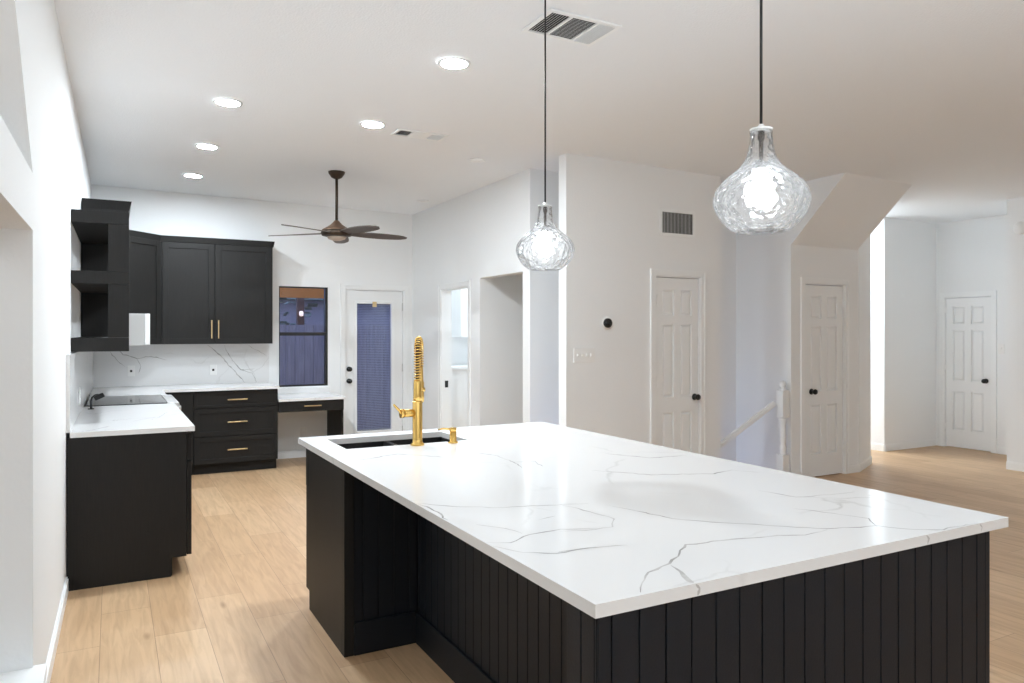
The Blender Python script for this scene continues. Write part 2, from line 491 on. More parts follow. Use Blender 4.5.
# walls of the passage and the laundry room
mb = MB(); mb.box(XN + .13, 6.13, 5.965, 6.09, -1.6, ztop(4)); struct('wall_stairwell', mb, M['wall'], 'grey-white wall at the back of the stairwell')
mb = MB(); mb.box(XN + .13, 5.6, 7.03, 7.15, 0, ztop(4)); struct('wall_passage', mb, M['wall'], 'wall inside the passage opening')
mb = MB(); mb.box(5.6, 5.72, 6.09, YB + .1, 0, ztop(5)); struct('wall_laundry', mb, M['wall'], 'end wall of laundry room and passage')
# thermostat wall with the first panel door
YT = 5.32
ADX0, ADX1, DOORZ = 4.368, 4.913, 2.022
mb = MB()
mb.box(3.405, ADX0, YT, YT + .12, 0, ztop(4)); mb.box(ADX1, 5.17, YT, YT + .12, 0, ztop(5)); mb.box(ADX0, ADX1, YT, YT + .12, DOORZ, ztop(4))
struct('wall_thermostat', mb, M['wall'], 'white wall carrying thermostat, switches and a panel door')
mb = MB(); mb.box(ADX0 - .02, ADX1 + .02, YT + .15, YT + .17, -0.0, DOORZ + .02)
struct('wall_closet_back', mb, M['wall'], 'back of the shallow closet')
# stair closet: door wall, left flank, angled wall and the sloping bulkhead above
YD = 5.22
BDX0, BDX1 = 6.223, 6.842
mb = MB()
mb.box(6.03, BDX0, YD, YD + .12, 0, ztop(6)); mb.box(BDX1, 7.06, YD, YD + .12, 0, ztop(7)); mb.box(BDX0, BDX1, YD, YD + .12, 2.006, ztop(6.5))
mb.box(6.03, 6.13, YD + .12, 5.965, -1.6, ztop(6))
# angled wall
ax, ay, bx, by = 7.06, 5.215, 7.645, 5.49
dx, dy = bx - ax, by - ay; L = math.hypot(dx, dy); nx, ny = -dy / L * .12, dx / L * .12
mb.hexa([(ax, ay, 0), (bx, by, 0), (bx + nx, by + ny, 0), (ax + nx, ay + ny, 0),
         (ax, ay, ztop(7)), (bx, by, ztop(7)), (bx + nx, by + ny, ztop(7)), (ax + nx, ay + ny, ztop(7))])
mb.box(7.525, 7.645, 5.5, 8.5, 0, ztop(7.6))
struct('wall_stair_closet', mb, M['wall'], 'white walls of the closet under the stairs')
mb = MB()
mb.prism([(YD, 2.385), (4.565, ztop(6.5)), (YD, ztop(6.5))], lambda p: (6.03, p[0], p[1]), lambda p: (7.05, p[0], p[1]))
struct('wall_bulkhead', mb, M['wall'], 'sloping underside of the upper stair flight above the closet')
# hall walls
mb = MB(); mb.box(8.58, 9.78, 5.97, 6.09, 0, ztop(8.5)); mb.box(8.58, 8.70, 6.09, 8.5, 0, ztop(8.5))
mb.box(7.5, 8.7, 8.5, 8.62, 0, ztop(8))
struct('wall_hall', mb, M['wall'], 'white walls of the hall beside the far door')
FDY0, FDY1, FDZ = 5.262, 5.862, 1.966
XR = 9.66
mb = MB()
mb.box(XR, XR + .12, FDY1, 5.97, 0, ztop(9)); mb.box(XR, XR + .12, 4.43, FDY0, 0, ztop(9)); mb.box(XR, XR + .12, FDY0, FDY1, FDZ, ztop(9))
mb.box(8.64, XR, 4.43, 4.55, 0, ztop(9)); mb.box(8.64, 8.76, -3.2, 4.43, 0, ztop(9))
struct('wall_right', mb, M['wall'], 'white wall at the far right with a jog before the far door')
mb = MB(); mb.box(XR + .15, XR + .17, FDY0 - .05, FDY1 + .05, 0, FDZ + .05); struct('wall_far_closet', mb, M['wall'], 'dark backing behind the far door')
mb = MB(); mb.box(-2.7, 9.0, -3.3, -3.2, 0, 3.2); struct('wall_rear', mb, M['wall'], 'wall behind the camera')
# steps going down in the stairwell
mb = MB()
for k in range(7):
    mb.box(5.86 - .26 * (k + 1), 5.86 - .26 * k, 5.45, 5.96, -1.6, -.18 * (k + 1))
struct('stairs', mb, M['floor'], 'stair treads going down behind the thermostat wall')

# baseboards
def baseboard(name, segs, label):
    mb = MB()
    for (x0, y0, x1, y1) in segs:           # thin board to the room side is baked in the segment offsets
        d = Vector((x1 - x0, y1 - y0, 0)); L = d.length; a = math.atan2(d.y, d.x)
        mx = Matrix.Translation((x0, y0, 0)) @ Matrix.Rotation(a, 4, 'Z')
        mb.box(0, L, -0.014, 0, 0, 0.075, mx); mb.box(0, L, -0.009, 0, 0.075, 0.088, mx)
    struct(name, mb, M['trim'], label)
baseboard('baseboard_left', [(xl(2.2), 2.2, xl(4.97), 4.965)], 'white baseboard at the foot of the left wall')
baseboard('baseboard_back', [(1.62, YB, 2.48, YB), (3.37, YB, XN, YB)], 'white baseboard under the desk')
baseboard('baseboard_nook', [(XN, YB, XN, 8.16), (XN, 7.24, XN, 7.03), (XN, 6.105, XN, 5.965)], 'white baseboard along the nook wall')
baseboard('baseboard_thermostat', [(3.405, YT, ADX0 - .06, YT), (ADX1 + .07, YT, 5.17, YT)], 'white baseboard under the thermostat')
baseboard('baseboard_closet', [(6.03, YD, BDX0 - .06, YD), (BDX1 + .06, YD, ax, ay), (ax, ay, bx, by)], 'white baseboard around the stair closet')
baseboard('baseboard_hall', [(8.58, 8.5, 8.58, 5.97), (8.58, 5.97, XR, 5.97)], 'white baseboard along the hall wall')
baseboard('baseboard_right', [(XR, 5.97, XR, 5.925), (XR, 5.20, XR, 4.55), (8.64, 4.55, 8.64, -3)], 'white baseboard along the right wall')

# ------------------------------------------------------------------ doors
def panel_leaf(w, h, t=0.035):
    """six-panel leaf, local: x 0..w, front at y=-t..0"""
    mb = MB()
    st = w * 0.155; mid = w * 0.15
    rails = [(0, 0.115 * h), (0.375 * h, 0.445 * h), (0.785 * h, 0.825 * h), (0.945 * h, h)]
    mb.box(0, w, -t * .45, 0, 0, h)                      # core
    mb.box(0, st, -t, -t * .45, 0, h); mb.box(w - st, w, -t, -t * .45, 0, h)
    mb.box((w - mid) / 2, (w + mid) / 2, -t, -t * .45, 0, h)
    for a, b in rails:
        mb.box(st, (w - mid) / 2, -t, -t * .45, a, b); mb.box((w + mid) / 2, w - st, -t, -t * .45, a, b)
    for (x0, x1) in ((st, (w - mid) / 2), ((w + mid) / 2, w - st)):
        for (a0, a1), (b0, b1) in zip(rails, rails[1:]):
            z0, z1 = a1, b0; m = 0.008; s = 0.026
            y0, y1 = -t * .45, -t * .82
            mb.hexa([(x0 + m, y0, z0 + m), (x1 - m, y0, z0 + m), (x1 - m, y0, z1 - m), (x0 + m, y0, z1 - m),
                     (x0 + s, y1, z0 + s), (x1 - s, y1, z0 + s), (x1 - s, y1, z1 - s), (x0 + s, y1, z1 - s)])
    return mb
def knob_mb(x, z, y0):
    mb = MB()
    mx = Matrix.Translation((x, y0, z)) @ Matrix.Rotation(R(90), 4, 'X')
    mb.lathe([(0.0, 0), (0.031, 0), (0.031, 0.006), (0.012, 0.010), (0.011, 0.030), (0.024, 0.038), (0.029, 0.050), (0.024, 0.062), (0, 0.066)], 20, mx)
    return mb
def casing_mb(x0, x1, h, w=0.058, t=0.017):
    mb = MB()
    for (a, b, z0, z1) in ((x0 - w, x0, 0, h + w), (x1, x1 + w, 0, h + w), (x0, x1, h, h + w)):
        mb.box(a, b, -t * .7, 0, z0, z1)
    # raised outer bead
    mb.box(x0 - w, x0 - w + .016, -t, -t * .7, 0, h + w); mb.box(x1 + w - .016, x1 + w, -t, -t * .7, 0, h + w)
    mb.box(x0 - w + .016, x1 + w - .016, -t, -t * .7, h + w - .016, h + w)
    return mb
def panel_door(name, loc, rz, w, h, knob_x, hinge_x, label):
    """opening 0..w wide, wall face at y = 0 (local)"""
    r = set_props(empty(name, loc, rz), label, 'door', None, 'structure')
    part('casing', casing_mb(0, w, h), M['trim'], r, world=False)
    j = MB(); j.box(0, .012, 0, .118, 0, h); j.box(w - .012, w, 0, .118, 0, h); j.box(.012, w - .012, 0, .118, h - .012, h)
    part('jamb', j, M['trim'], r, world=False)
    lf = panel_leaf(w - .034, h - .028)
    for v in lf.bm.verts: v.co += Vector((.017, .046, .010))
    part('leaf', lf, M['door'], r, world=False)
    part('knob', knob_mb(knob_x, .89, .010), M['knob'], r, world=False, label='round black door knob')
    for z in (.28, 1.05, 1.80):
        hb = MB(); hb.lathe([(0, z - .045), (.007, z - .045), (.007, z + .045), (0, z + .045)], 10, Matrix.Translation((hinge_x, .006, 0)))
        part('hinge', hb, M['trim'], r, world=False)
    return r
panel_door('door_1', (ADX0, YT, 0), 0, ADX1 - ADX0, DOORZ, ADX1 - ADX0 - .065, .013, 'white six-panel door right of the thermostat, below the wall vent')
panel_door('door_2', (BDX0, YD, 0), 0, BDX1 - BDX0, 2.006, .115, BDX1 - BDX0 - .013, 'white six-panel door of the closet under the stairs')
panel_door('door_3', (XR, FDY1, 0), R(-90), FDY1 - FDY0, FDZ, FDY1 - FDY0 - .075, .013, 'white six-panel door at the end of the hall, far right')

# patio door with a tall glass light and blinds
r = set_props(empty('door_4', (DX0, YB, 0)), 'white glazed patio door with blinds inside the glass, right of the window', 'door', None, 'structure')
w = DX1 - DX0; h = DZ1
part('casing', casing_mb(0, w, h, .055), M['trim'], r, world=False)
mb = MB(); mb.box(0, .013, 0, .135, 0, h); mb.box(w - .013, w, 0, .135, 0, h); mb.box(.013, w - .013, 0, .135, h - .013, h); part('jamb', mb, M['trim'], r, world=False)
gx0, gx1, gz0, gz1 = 2.689 - DX0, 3.145 - DX0, .26, 1.868
mb = MB()
y0, y1 = .022, .062
mb.box(.016, gx0, y0, y1, .012, h - .016); mb.box(gx1, w - .016, y0, y1, .012, h - .016)
mb.box(gx0, gx1, y0, y1, .012, gz0); mb.box(gx0, gx1, y0, y1, gz1, h - .016)
lf = part('leaf', mb, M['door'], r, world=False)
mb = MB()
for (a, b, c, d) in ((gx0 - .035, gx0 + .004, gz0 - .035, gz1 + .035), (gx1 - .004, gx1 + .035, gz0 - .035, gz1 + .035), (gx0 + .004, gx1 - .004, gz0 - .035, gz0 + .004), (gx0 + .004, gx1 - .004, gz1 - .004, gz1 + .035)):
    mb.box(a, b, .010, .022, c, d)
part('glass_frame', mb, M['trim'], r, .004, world=False)
mb = MB(); mb.box(gx0, gx1, .040, .043, gz0, gz1); part('glass', mb, M['pane'], r, world=False)
mb = MB()
z = gz0 + .03
while z < gz1 - .02:
    mx = Matrix.Translation(((gx0 + gx1) / 2, .056, z)) @ Matrix.Rotation(R(12), 4, 'X')
    mb.box(-(gx1 - gx0) / 2 + .006, (gx1 - gx0) / 2 - .006, -.006, .006, -.0006, .0006, mx); z += .021
mb.box(gx0 + .006, gx1 - .006, .050, .062, gz0 + .004, gz0 + .02)
part('blind', mb, M['slat'], r, world=False, label='fine horizontal grey blind slats')
part('deadbolt', knob_mb(.058, 1.045, .022), M['knob'], r, world=False, label='black deadbolt')
part('knob', knob_mb(.058, .897, .022), M['knob'], r, world=False, label='round black door knob')
for z in (.25, 1.05, 1.83):
    hb = MB(); hb.box(w - .022, w - .004, .004, .022, z - .05, z + .05); part('hinge', hb, M['steel'], r, world=False)
mb = MB(); mb.box(2.89 - DX0, 2.945 - DX0, .004, .010, gz1 - .045, gz1 + .022); part('latch', mb, M['brass'], r, .002, world=False, label='small brass blind latch')
# laundry doorway casing
r = set_props(empty('door_5', (XN, LD1, 0), R(-90)), 'open laundry doorway with white casing in the nook wall', 'door', None, 'structure')
part('casing', casing_mb(0, LD1 - LD0, LDZ, .06), M['trim'], r, world=False)
mb = MB(); mb.box(0, .012, 0, .13, 0, LDZ); mb.box(LD1 - LD0 - .012, LD1 - LD0, 0, .13, 0, LDZ); mb.box(.012, LD1 - LD0 - .012, 0, .13, LDZ - .012, LDZ); part('jamb', mb, M['trim'], r, world=False)
mb = MB(); mb.box(.012, .016, .045, .085, .85, .93); part('strike_plate', mb, M['black'], r, world=False, label='small black strike plate')

# window with dark bronze frame
r = set_props(empty('window_1', (WX0, YB, WZ0)), 'single-hung window with dark bronze frame above the desk', 'window', None, 'structure')
w, h = WX1 - WX0, WZ1 - WZ0; mz = 1.483 - WZ0
mb = MB(); y0, y1 = .012, .085
mb.box(0, .012, y0, y1, 0, h); mb.box(w - .030, w, y0, y1, 0, h); mb.box(.012, w - .030, y0, y1, 0, .02); mb.box(.012, w - .030, y0, y1, h - .014, h)
part('window_frame', mb, M['winframe'], r, world=False)
mb = MB(); mb.box(.012, w - .030, y0, y0 + .03, mz - .02, mz + .02); part('meeting_rail', mb, M['winframe'], r, world=False)
mb = MB(); mb.box(.012, w - .030, .03, .033, .02, mz - .02); part('lower_pane', mb, M['pane'], r, world=False)
mb = MB(); mb.box(.012, w - .030, .06, .063, mz - .02, h - .014); part('upper_pane', mb, M['pane'], r, world=False)

# ------------------------------------------------------------------ outside
mb = MB(); mb.box(-6, 12, YB + .2, 20, -.2, -.1); struct('ground', mb, M['grass'], 'yard ground outside')
fr = thing('wooden_fence', 'weathered grey board fence seen through the window and patio door', 'fence', (2.5, 11.5, -.1))
mb = MB(); x = -1.6
while x < 6.2:
    hgt = 1.62 + random.uniform(-.012, .012)
    mb.box(x, x + .135, 11.5, 11.52, -.1, hgt); x += .140
part('boards', mb, M['fence'], fr)
mb = MB(); mb.box(-1.6, 6.2, 11.52, 11.56, .3, .39); mb.box(-1.6, 6.2, 11.52, 11.56, 1.3, 1.39); part('rail', mb, M['fence'], fr)
pr = thing('patio_cover', 'brown timber patio cover beyond the fence, with a lamp on its post', 'patio cover', (2.6, 12.05, -.1))
mb = MB(); mb.box(0.5, 5.0, 12.0, 12.1, 2.06, 2.30); part('beam', mb, M['cedar'], pr)
mb = MB(); mb.box(2.60, 2.71, 12.0, 12.1, -.1, 2.06); part('post', mb, M['darkcedar'], pr)
mb = MB(); mb.lathe([(0, -.04), (.03, -.03), (.035, 0), (.03, .04), (0, .05)], 12, Matrix.Translation((2.655, 11.965, 1.80))); part('lamp', mb, M['porch'], pr, label='small lit porch lamp')
hs = thing('neighbour_house', 'grey house wall far behind the fence', 'house', (4.0, 16, -.1))
mb = MB(); mb.box(2.9, 9, 16, 16.3, -.1, 2.2); part('house_wall', mb, M['siding'], hs)
mb = MB(); mb.hexa([(2.7, 15.7, 2.2), (9.2, 15.7, 2.2), (9.2, 17, 2.2), (2.7, 17, 2.2), (2.7, 16.6, 3.2), (9.2, 16.6, 3.2), (9.2, 17, 3.2), (2.7, 17, 3.2)]); part('roof', mb, M['leaf'], hs)
mb = MB()
for k in range(260):
    c = Vector((random.uniform(1.3, 3.1), random.uniform(12.6, 13.6), random.uniform(.5, 2.3)))
    mx = Matrix.Translation(c) @ Matrix.Rotation(random.uniform(0, 6), 4, 'Z') @ Matrix.Rotation(random.uniform(-1, 1), 4, 'X')
    s = random.uniform(.04, .10); mb.box(-s, s, -s * .5, s * .5, -.004, .004, mx)
sh = thing('leafy_shrub', 'grey-green shrub rising above the fence at the left of the window', 'shrub', (2.2, 13.1, -.1))
part('foliage', mb, M['leaf'], sh)
mb = MB(); mb.tube([(2.2, 13.1, -.1), (2.2, 13.1, 1.5)], .03); part('trunk', mb, M['darkcedar'], sh)

# ------------------------------------------------------------------ island
ISL = [([(1.453, 2.027), (1.495, 1.911), (1.532, 1.778), (1.611, 1.685), (1.7, 1.607), (1.763, 1.543), (1.848, 1.468), (2.009, 1.422), (2.047, 1.361), (2.114, 1.307), (2.311, 1.298)],4),([(1.84, 1.461), (1.741, 1.459), (1.606, 1.501), (1.492, 1.526), (1.374, 1.54), (1.281, 1.474), (1.221, 1.434), (1.136, 1.409), (1.073, 1.351), (1.031, 1.306)],5),([(1.219, 1.423), (1.208, 1.37), (1.178, 1.312), (1.179, 1.298)],7),([(1.144, 1.821), (1.219, 1.792), (1.307, 1.79), (1.371, 1.865), (1.361, 1.949), (1.326, 2.111)],3),([(1.037, 1.651), (1.117, 1.641), (1.233, 1.616)],3),([(1.773, 2.572), (1.927, 2.375), (2.168, 2.267), (2.292, 2.291), (2.353, 2.2)],6),([(2.078, 2.9), (2.186, 2.695), (2.385, 2.673)],6),([(2.082, 1.946), (2.108, 1.805), (2.277, 1.771), (2.368, 1.765)],4),([(1.971, 1.688), (2.024, 1.591), (2.063, 1.491), (2.0, 1.415)],3),([(0.906, 2.353), (1.002, 2.242), (1.117, 2.167), (1.252, 2.127), (1.415, 2.073)],4),([(0.908, 2.341), (0.921, 2.26), (0.91, 2.096)],4),([(0.908, 1.819), (0.959, 1.786), (1.051, 1.832), (1.155, 1.841), (1.256, 1.797)],4),([(0.908, 1.778), (0.946, 1.693), (1.019, 1.645), (1.147, 1.64)],3),([(0.965, 2.008), (1.02, 1.925), (1.037, 1.854)],3),([(0.992, 3.277), (1.199, 3.361), (1.299, 3.24), (1.395, 3.122)],6),([(1.539, 3.248), (1.59, 3.082), (1.578, 2.898), (1.536, 2.748)],5),([(1.578, 2.898), (1.67, 2.873), (1.639, 2.748)],5),([(1.155, 1.962), (1.227, 1.981)],3)]
IX0, IX1, IY0, IY1 = 0.901, 2.465, 1.293, 4.140
SX0, SX1, SY0, SY1 = 1.025, 1.690, 3.620, 4.000     # sink cut-out
ZT = 0.915
mb = MB()
for a in ((IX0, IX1, IY0, SY0), (IX0, IX1, SY1, IY1), (IX0, SX0, SY0, SY1), (SX1, IX1, SY0, SY1)):
    pass
# slab with a hole: ring of quads, top, bottom, outer and inner edges
def slab(mb, o, i, z0, z1):
    rings = {}
    for nm, (x0, x1, y0, y1) in (('o', o), ('i', i)):
        for z in (z0, z1):
            rings[nm, z] = [mb.bm.verts.new(p) for p in ((x0, y0, z), (x1, y0, z), (x1, y1, z), (x0, y1, z))]
    for z in (z0, z1):
        for k in range(4):
            mb.bm.faces.new([rings['o', z][k], rings['o', z][(k + 1) % 4], rings['i', z][(k + 1) % 4], rings['i', z][k]])
    for nm in 'oi':
        for k in range(4):
            mb.bm.faces.new([rings[nm, z0][k], rings[nm, z0][(k + 1) % 4], rings[nm, z1][(k + 1) % 4], rings[nm, z1][k]])
slab(mb, (IX0, IX1, IY0, IY1), (SX0, SX1, SY0, SY1), .885, ZT)
bmesh.ops.recalc_face_normals(mb.bm, faces=mb.bm.faces)
for pts, wd in ISL: mb.ribbon(pts, wd * 1.5, lambda a, b: (a, b, ZT + .0004))
# veins running down the near edge
for x in (1.18, 2.045, 2.31):
    mb.ribbon([(x, .9135), (x + .012, .902), (x + .006, .887)], 9 if x < 2.2 else 4, lambda a, b: (a, IY0 - .0004, b))
ic = single('island_countertop', mb, [M['quartz'], M['vein']], 'large white quartz countertop with grey veins on the black island', 'countertop', recalc=False)

isl = thing('kitchen_island', 'long black beadboard kitchen island under the white quartz slab', 'island', (1.65, 2.7, 0))
zb = .8845
mb = MB()   # sink cabinet carcass at the far end
mb.box(.938, .956, 3.375, 4.105, .10, zb)            # end panel (upper)
mb.box(.956, 2.355, 3.398, 4.105, .10, .66); mb.box(.938, 2.355, 3.40, 4.035, 0, .10)
mb.box(.936, 2.355, 4.06, 4.105, .66, zb); mb.box(1.74, 2.355, 3.398, 4.06, .66, zb); mb.box(.956, 1.74, 3.398, 3.56, .66, zb)
mb.box(.938, .97, 3.375, 3.398, 0, .10)
part('sink_cabinet', mb, M['cab'], isl)
mb = MB(); mb.box(.938, .984, 3.352, 3.375, 0, zb); part('corner_stile', mb, M['cab'], isl, .002)
def beads_x(x0, x1, y, z0, z1, pitch, start):      # boards facing -Y
    mb = MB(); mb.box(x0, x1, y + .006, y + .012, z0, z1)
    e = [x0] + [s for s in [start + pitch * k for k in range(60)] if x0 + .004 < s < x1 - .004] + [x1]
    for a, b in zip(e, e[1:]): mb.box(a + .0022, b - .0022, y, y + .006, z0, z1)
    return mb
def beads_y(y0, y1, x, z0, z1, pitch, start):      # boards facing -X
    mb = MB(); mb.box(x + .006, x + .012, y0, y1, z0, z1)
    e = [y0] + [s for s in [start + pitch * k for k in range(60)] if y0 + .004 < s < y1 - .004] + [y1]
    for a, b in zip(e, e[1:]): mb.box(x, x + .006, a + .0022, b - .0022, z0, z1)
    return mb
part('recess_end_boards', beads_x(.984, 1.30, 3.362, 0.0, zb, .075, 1.03), M['bead'], isl, .0012)
part('side_boards', beads_y(1.425, 3.362, 1.30, 0.0, zb, .075, 1.46), M['bead'], isl, .0012)
mb = MB(); mb.box(.984, 1.30, 3.346, 3.3615, 0, .150); part('recess_baseboard', mb, M['bead'], isl, .003)
mb = MB(); mb.box(1.284, 1.2995, 1.425, 3.345, 0, .150); part('side_baseboard', mb, M['bead'], isl, .003)
mb = MB(); mb.box(1.312, 2.34, 1.425, 3.397, 0, zb); part('cabinet_body', mb, M['cab'], isl)
mb = MB(); mb.box(.926, 2.356, 1.312, 1.420, 0, zb); part('end_wall_core', mb, M['cab'], isl)
part('end_boards', beads_x(.912, 2.353, 1.300, 0, zb, .0755, .948), M['bead'], isl, .0012)
part('post_boards', beads_y(1.312, 1.424, .912, 0, zb, .055, 1.365), M['bead'], isl, .0012)
mb = MB(); mb.box(2.356, 2.380, 1.302, 1.424, 0, zb); part('edge_strip', mb, M['bead'], isl, .002)

# undermount double sink
sk = thing('kitchen_sink', 'black double-bowl undermount sink set in the island countertop', 'sink', (1.36, 3.81, .67))
def bowl(x0, x1):
    mb = MB(); t = .006; zb0, zt = .69, .884
    mb.box(x0, x1, SY0 - .008, SY1 + .008, zb0 - t, zb0)
    mb.box(x0 - t, x0, SY0 - .014, SY1 + .014, zb0 - t, zt); mb.box(x1, x1 + t, SY0 - .014, SY1 + .014, zb0 - t, zt)
    mb.box(x0, x1, SY0 - .014, SY0 - .008, zb0 - t, zt); mb.box(x0, x1, SY1 + .008, SY1 + .014, zb0 - t, zt)
    return mb
part('bowl', bowl(SX0 - .006, 1.345), M['sink'], sk)
part('bowl', bowl(1.365, SX1 + .006), M['sink'], sk)
for x in (1.18, 1.53):
    mb = MB(); mb.lathe([(0, .691), (.04, .691), (.045, .694), (.02, .693), (0, .692)], 20, Matrix.Translation((x, 3.85, 0))); part('drain', mb, M['steel'], sk)

# gold spring faucet
fx, fy = 1.382, 3.575
fc = thing('kitchen_faucet', 'tall brushed-gold spring-neck faucet standing behind the sink on the island', 'faucet', (fx, fy, ZT))
T = Matrix.Translation((fx, fy, ZT))
mb = MB(); mb.lathe([(0, 0), (.036, 0), (.036, .008), (.027, .016), (.0255, .03), (.0255, .222), (.0225, .229), (0, .230)], 28, T); part('body', mb, M['gold'], fc)
mb = MB()
mb.tube([(fx - .02, fy, ZT + .167), (fx - .075, fy, ZT + .167)], .020, 20); mb.tube([(fx - .075, fy, ZT + .167), (fx - .092, fy, ZT + .167)], .023, 20)
hv = part('valve', mb, M['gold'], fc)
mb = MB(); mb.tube([(fx - .084, fy, ZT + .160), (fx - .098, fy - .004, ZT + .182), (fx - .132, fy - .012, ZT + .215)], [.008, .007, .0055], 12); part('lever', mb, M['gold'], fc)
# sleeve, inner hose and coil
arc = []
r0 = .075
DXA, DYA = math.sin(R(27)), math.cos(R(27))
for k in range(25):
    a = PI * k / 24
    arc.append(Vector((fx + DXA * (r0 - r0 * math.cos(a)), fy + DYA * (r0 - r0 * math.cos(a)), ZT + .455 + r0 * 1.15 * math.sin(a))))
path = [Vector((fx, fy, ZT + z)) for z in (.30, .34, .385, .43)] + arc + [Vector((fx + DXA * 2 * r0, fy + DYA * 2 * r0, ZT + z)) for z in (.43, .40)]
mb = MB(); mb.lathe([(.0, .225), (.0225, .225), (.0215, .25), (.0205, .325), (.0175, .333), (0, .333)], 24, T); part('collar', mb, M['gold'], fc)
mb = MB(); mb.tube(path, .0095, 10); part('hose', mb, M['bronze'], fc)
def resample(P, n):
    d = [0]
    for a, b in zip(P, P[1:]): d.append(d[-1] + (b - a).length)
    out = []
    for k in range(n):
        s = d[-1] * k / (n - 1); i = max(j for j in range(len(d)) if d[j] <= s + 1e-9); i = min(i, len(P) - 2)
        t = (s - d[i]) / max(1e-9, d[i + 1] - d[i]); out.append((P[i].lerp(P[i + 1], t)))
    return out
turns = 34; n = turns * 12
sp = resample(path, n); hel = []
for k, p in enumerate(sp):
    t = (sp[min(k + 1, n - 1)] - sp[max(k - 1, 0)]).normalized(); u = Vector((DYA, -DXA, 0)); v = t.cross(u)
    a = 2 * PI * k / 12
    hel.append(p + (u * math.cos(a) + v * math.sin(a)) * .0165)
mb = MB(); mb.tube(hel, .0032, 6); part('spring', mb, M['gold'], fc, label='coiled gold spring')
exx = fx + DXA * 2 * r0; ex = fy + DYA * 2 * r0
mb = MB(); mb.lathe([(0, .205), (.016, .205), (.020, .215), (.020, .31), (.016, .325), (.014, .40), (0, .40)], 22, Matrix.Translation((exx, ex, ZT))); part('spray_head', mb, M['gold'], fc)
mb = MB(); mb.tube([(fx + DXA * .02, fy + DYA * .02, ZT + .275), (exx - DXA * .02, ex - DYA * .02, ZT + .275)], .008, 12); mb.lathe([(.0208, .265), (.026, .265), (.026, .285), (.0208, .285), (.0208, .265)], 22, Matrix.Translation((exx, ex, ZT)), cap=False)
part('holder_arm', mb, M['gold'], fc)
mb = MB(); mb.tube([(fx + .016, fy + .014, ZT + .24), (fx + .028, fy + .045, ZT + .25), (fx + .028, fy + .045, ZT + .40)], .006, 10)
part('guide_rod', mb, M['gold'], fc)
sx, sy = 1.575, 3.56
sd = thing('soap_dispenser', 'short gold soap dispenser standing right of the faucet', 'soap dispenser', (sx, sy, ZT))
T = Matrix.Translation((sx, sy, ZT))
mb = MB(); mb.lathe([(0, 0), (.027, 0), (.027, .006), (.019, .012), (.0175, .06), (0, .06)], 22, T); part('base', mb, M['gold'], sd)
mb = MB(); mb.lathe([(0, .06), (.015, .06), (.0185, .064), (.0185, .080), (0, .082)], 22, T); mb.tube([(sx - .010, sy + .004, ZT + .072), (sx - .045, sy + .03, ZT + .074), (sx - .066, sy + .045, ZT + .068)], [.006, .005, .0045], 10); part('spout', mb, M['gold'], sd)

# ------------------------------------------------------------------ shaker fronts
def shaker(mb, x0, x1, z0, z1, yf, fr=.055, t=.02, rec=.009):
    """front facing -Y with its face at yf"""
    g = .0018
    x0 += g; x1 -= g; z0 += g; z1 -= g
    mb.box(x0, x1, yf + rec, yf + t, z0, z1)
    mb.box(x0, x0 + fr, yf, yf + rec, z0, z1); mb.box(x1 - fr, x1, yf, yf + rec, z0, z1)
    mb.box(x0 + fr, x1 - fr, yf, yf + rec, z0, z0 + fr); mb.box(x0 + fr, x1 - fr, yf, yf + rec, z1 - fr, z1)
    return mb
def pull_x(xc, z, yf, L=.125):
    mb = MB()
    mb.box(xc - L / 2, xc + L / 2, yf - .032, yf - .021, z - .006, z + .006)
    for s in (-1, 1): mb.box(xc + s * L * .36 - .005, xc + s * L * .36 + .005, yf - .021, yf, z - .005, z + .005)
    return mb
def pull_z(x, zc_, yf, L=.125):
    mb = MB()
    mb.box(x - .006, x + .006, yf - .032, yf - .021, zc_ - L / 2, zc_ + L / 2)
    for s in (-1, 1): mb.box(x - .005, x + .005, yf - .021, yf, zc_ + s * L * .36 - .005, zc_ + s * L * .36 + .005)
    return mb

# drawer bank on the back wall
YF = 8.36
db = thing('drawer_cabinet', 'black three-drawer base cabinet on the back wall left of the desk', 'cabinet', (1.18, 8.68, 0))
mb = MB(); mb.box(.752, 1.603, YF + .021, YB - .003, .11, .8845); mb.box(.752, 1.600, YF + .075, YB - .003, 0, .11)
part('carcass', mb, M['cab'], db)
for z0, z1, fr in ((.700, .872, .030), (.400, .696, .05), (.112, .396, .05)):
    mb = MB(); shaker(mb, .752, 1.603, z0, z1, YF, fr)
    d = part('drawer', mb, M['cab'], db, .0015)
    part('pull', pull_x(1.18, (z0 + z1) / 2, YF, .20), M['brass'], d, .002, top=db, label='brass bar pull')
# blind corner cabinet
cb = thing('corner_cabinet', 'black filler-fronted corner base cabinet between range and drawers', 'cabinet', (.25, 8.5, 0))
mb = MB(); mb.box(xl(9.05) + .006, .748, YF + .021, YB - .003, .11, .8845); mb.box(xl(8.4) + .006, .40, 7.63, YF + .021, .11, .8845); mb.box(xl(9.05) + .006, .748, YF + .075, YB - .003, 0, .11); mb.box(xl(8.4) + .01, .33, 7.63, YF + .07, 0, .11)
part('carcass', mb, M['cab'], cb)
mb = MB(); mb.box(.421, .748, YF, YF + .020, .112, .872); part('filler', mb, M['cab'], cb, .001)
mb = MB(); mb.box(.401, .420, 7.634, YF + .02, .112, .872); part('door', mb, M['cab'], cb, .002)

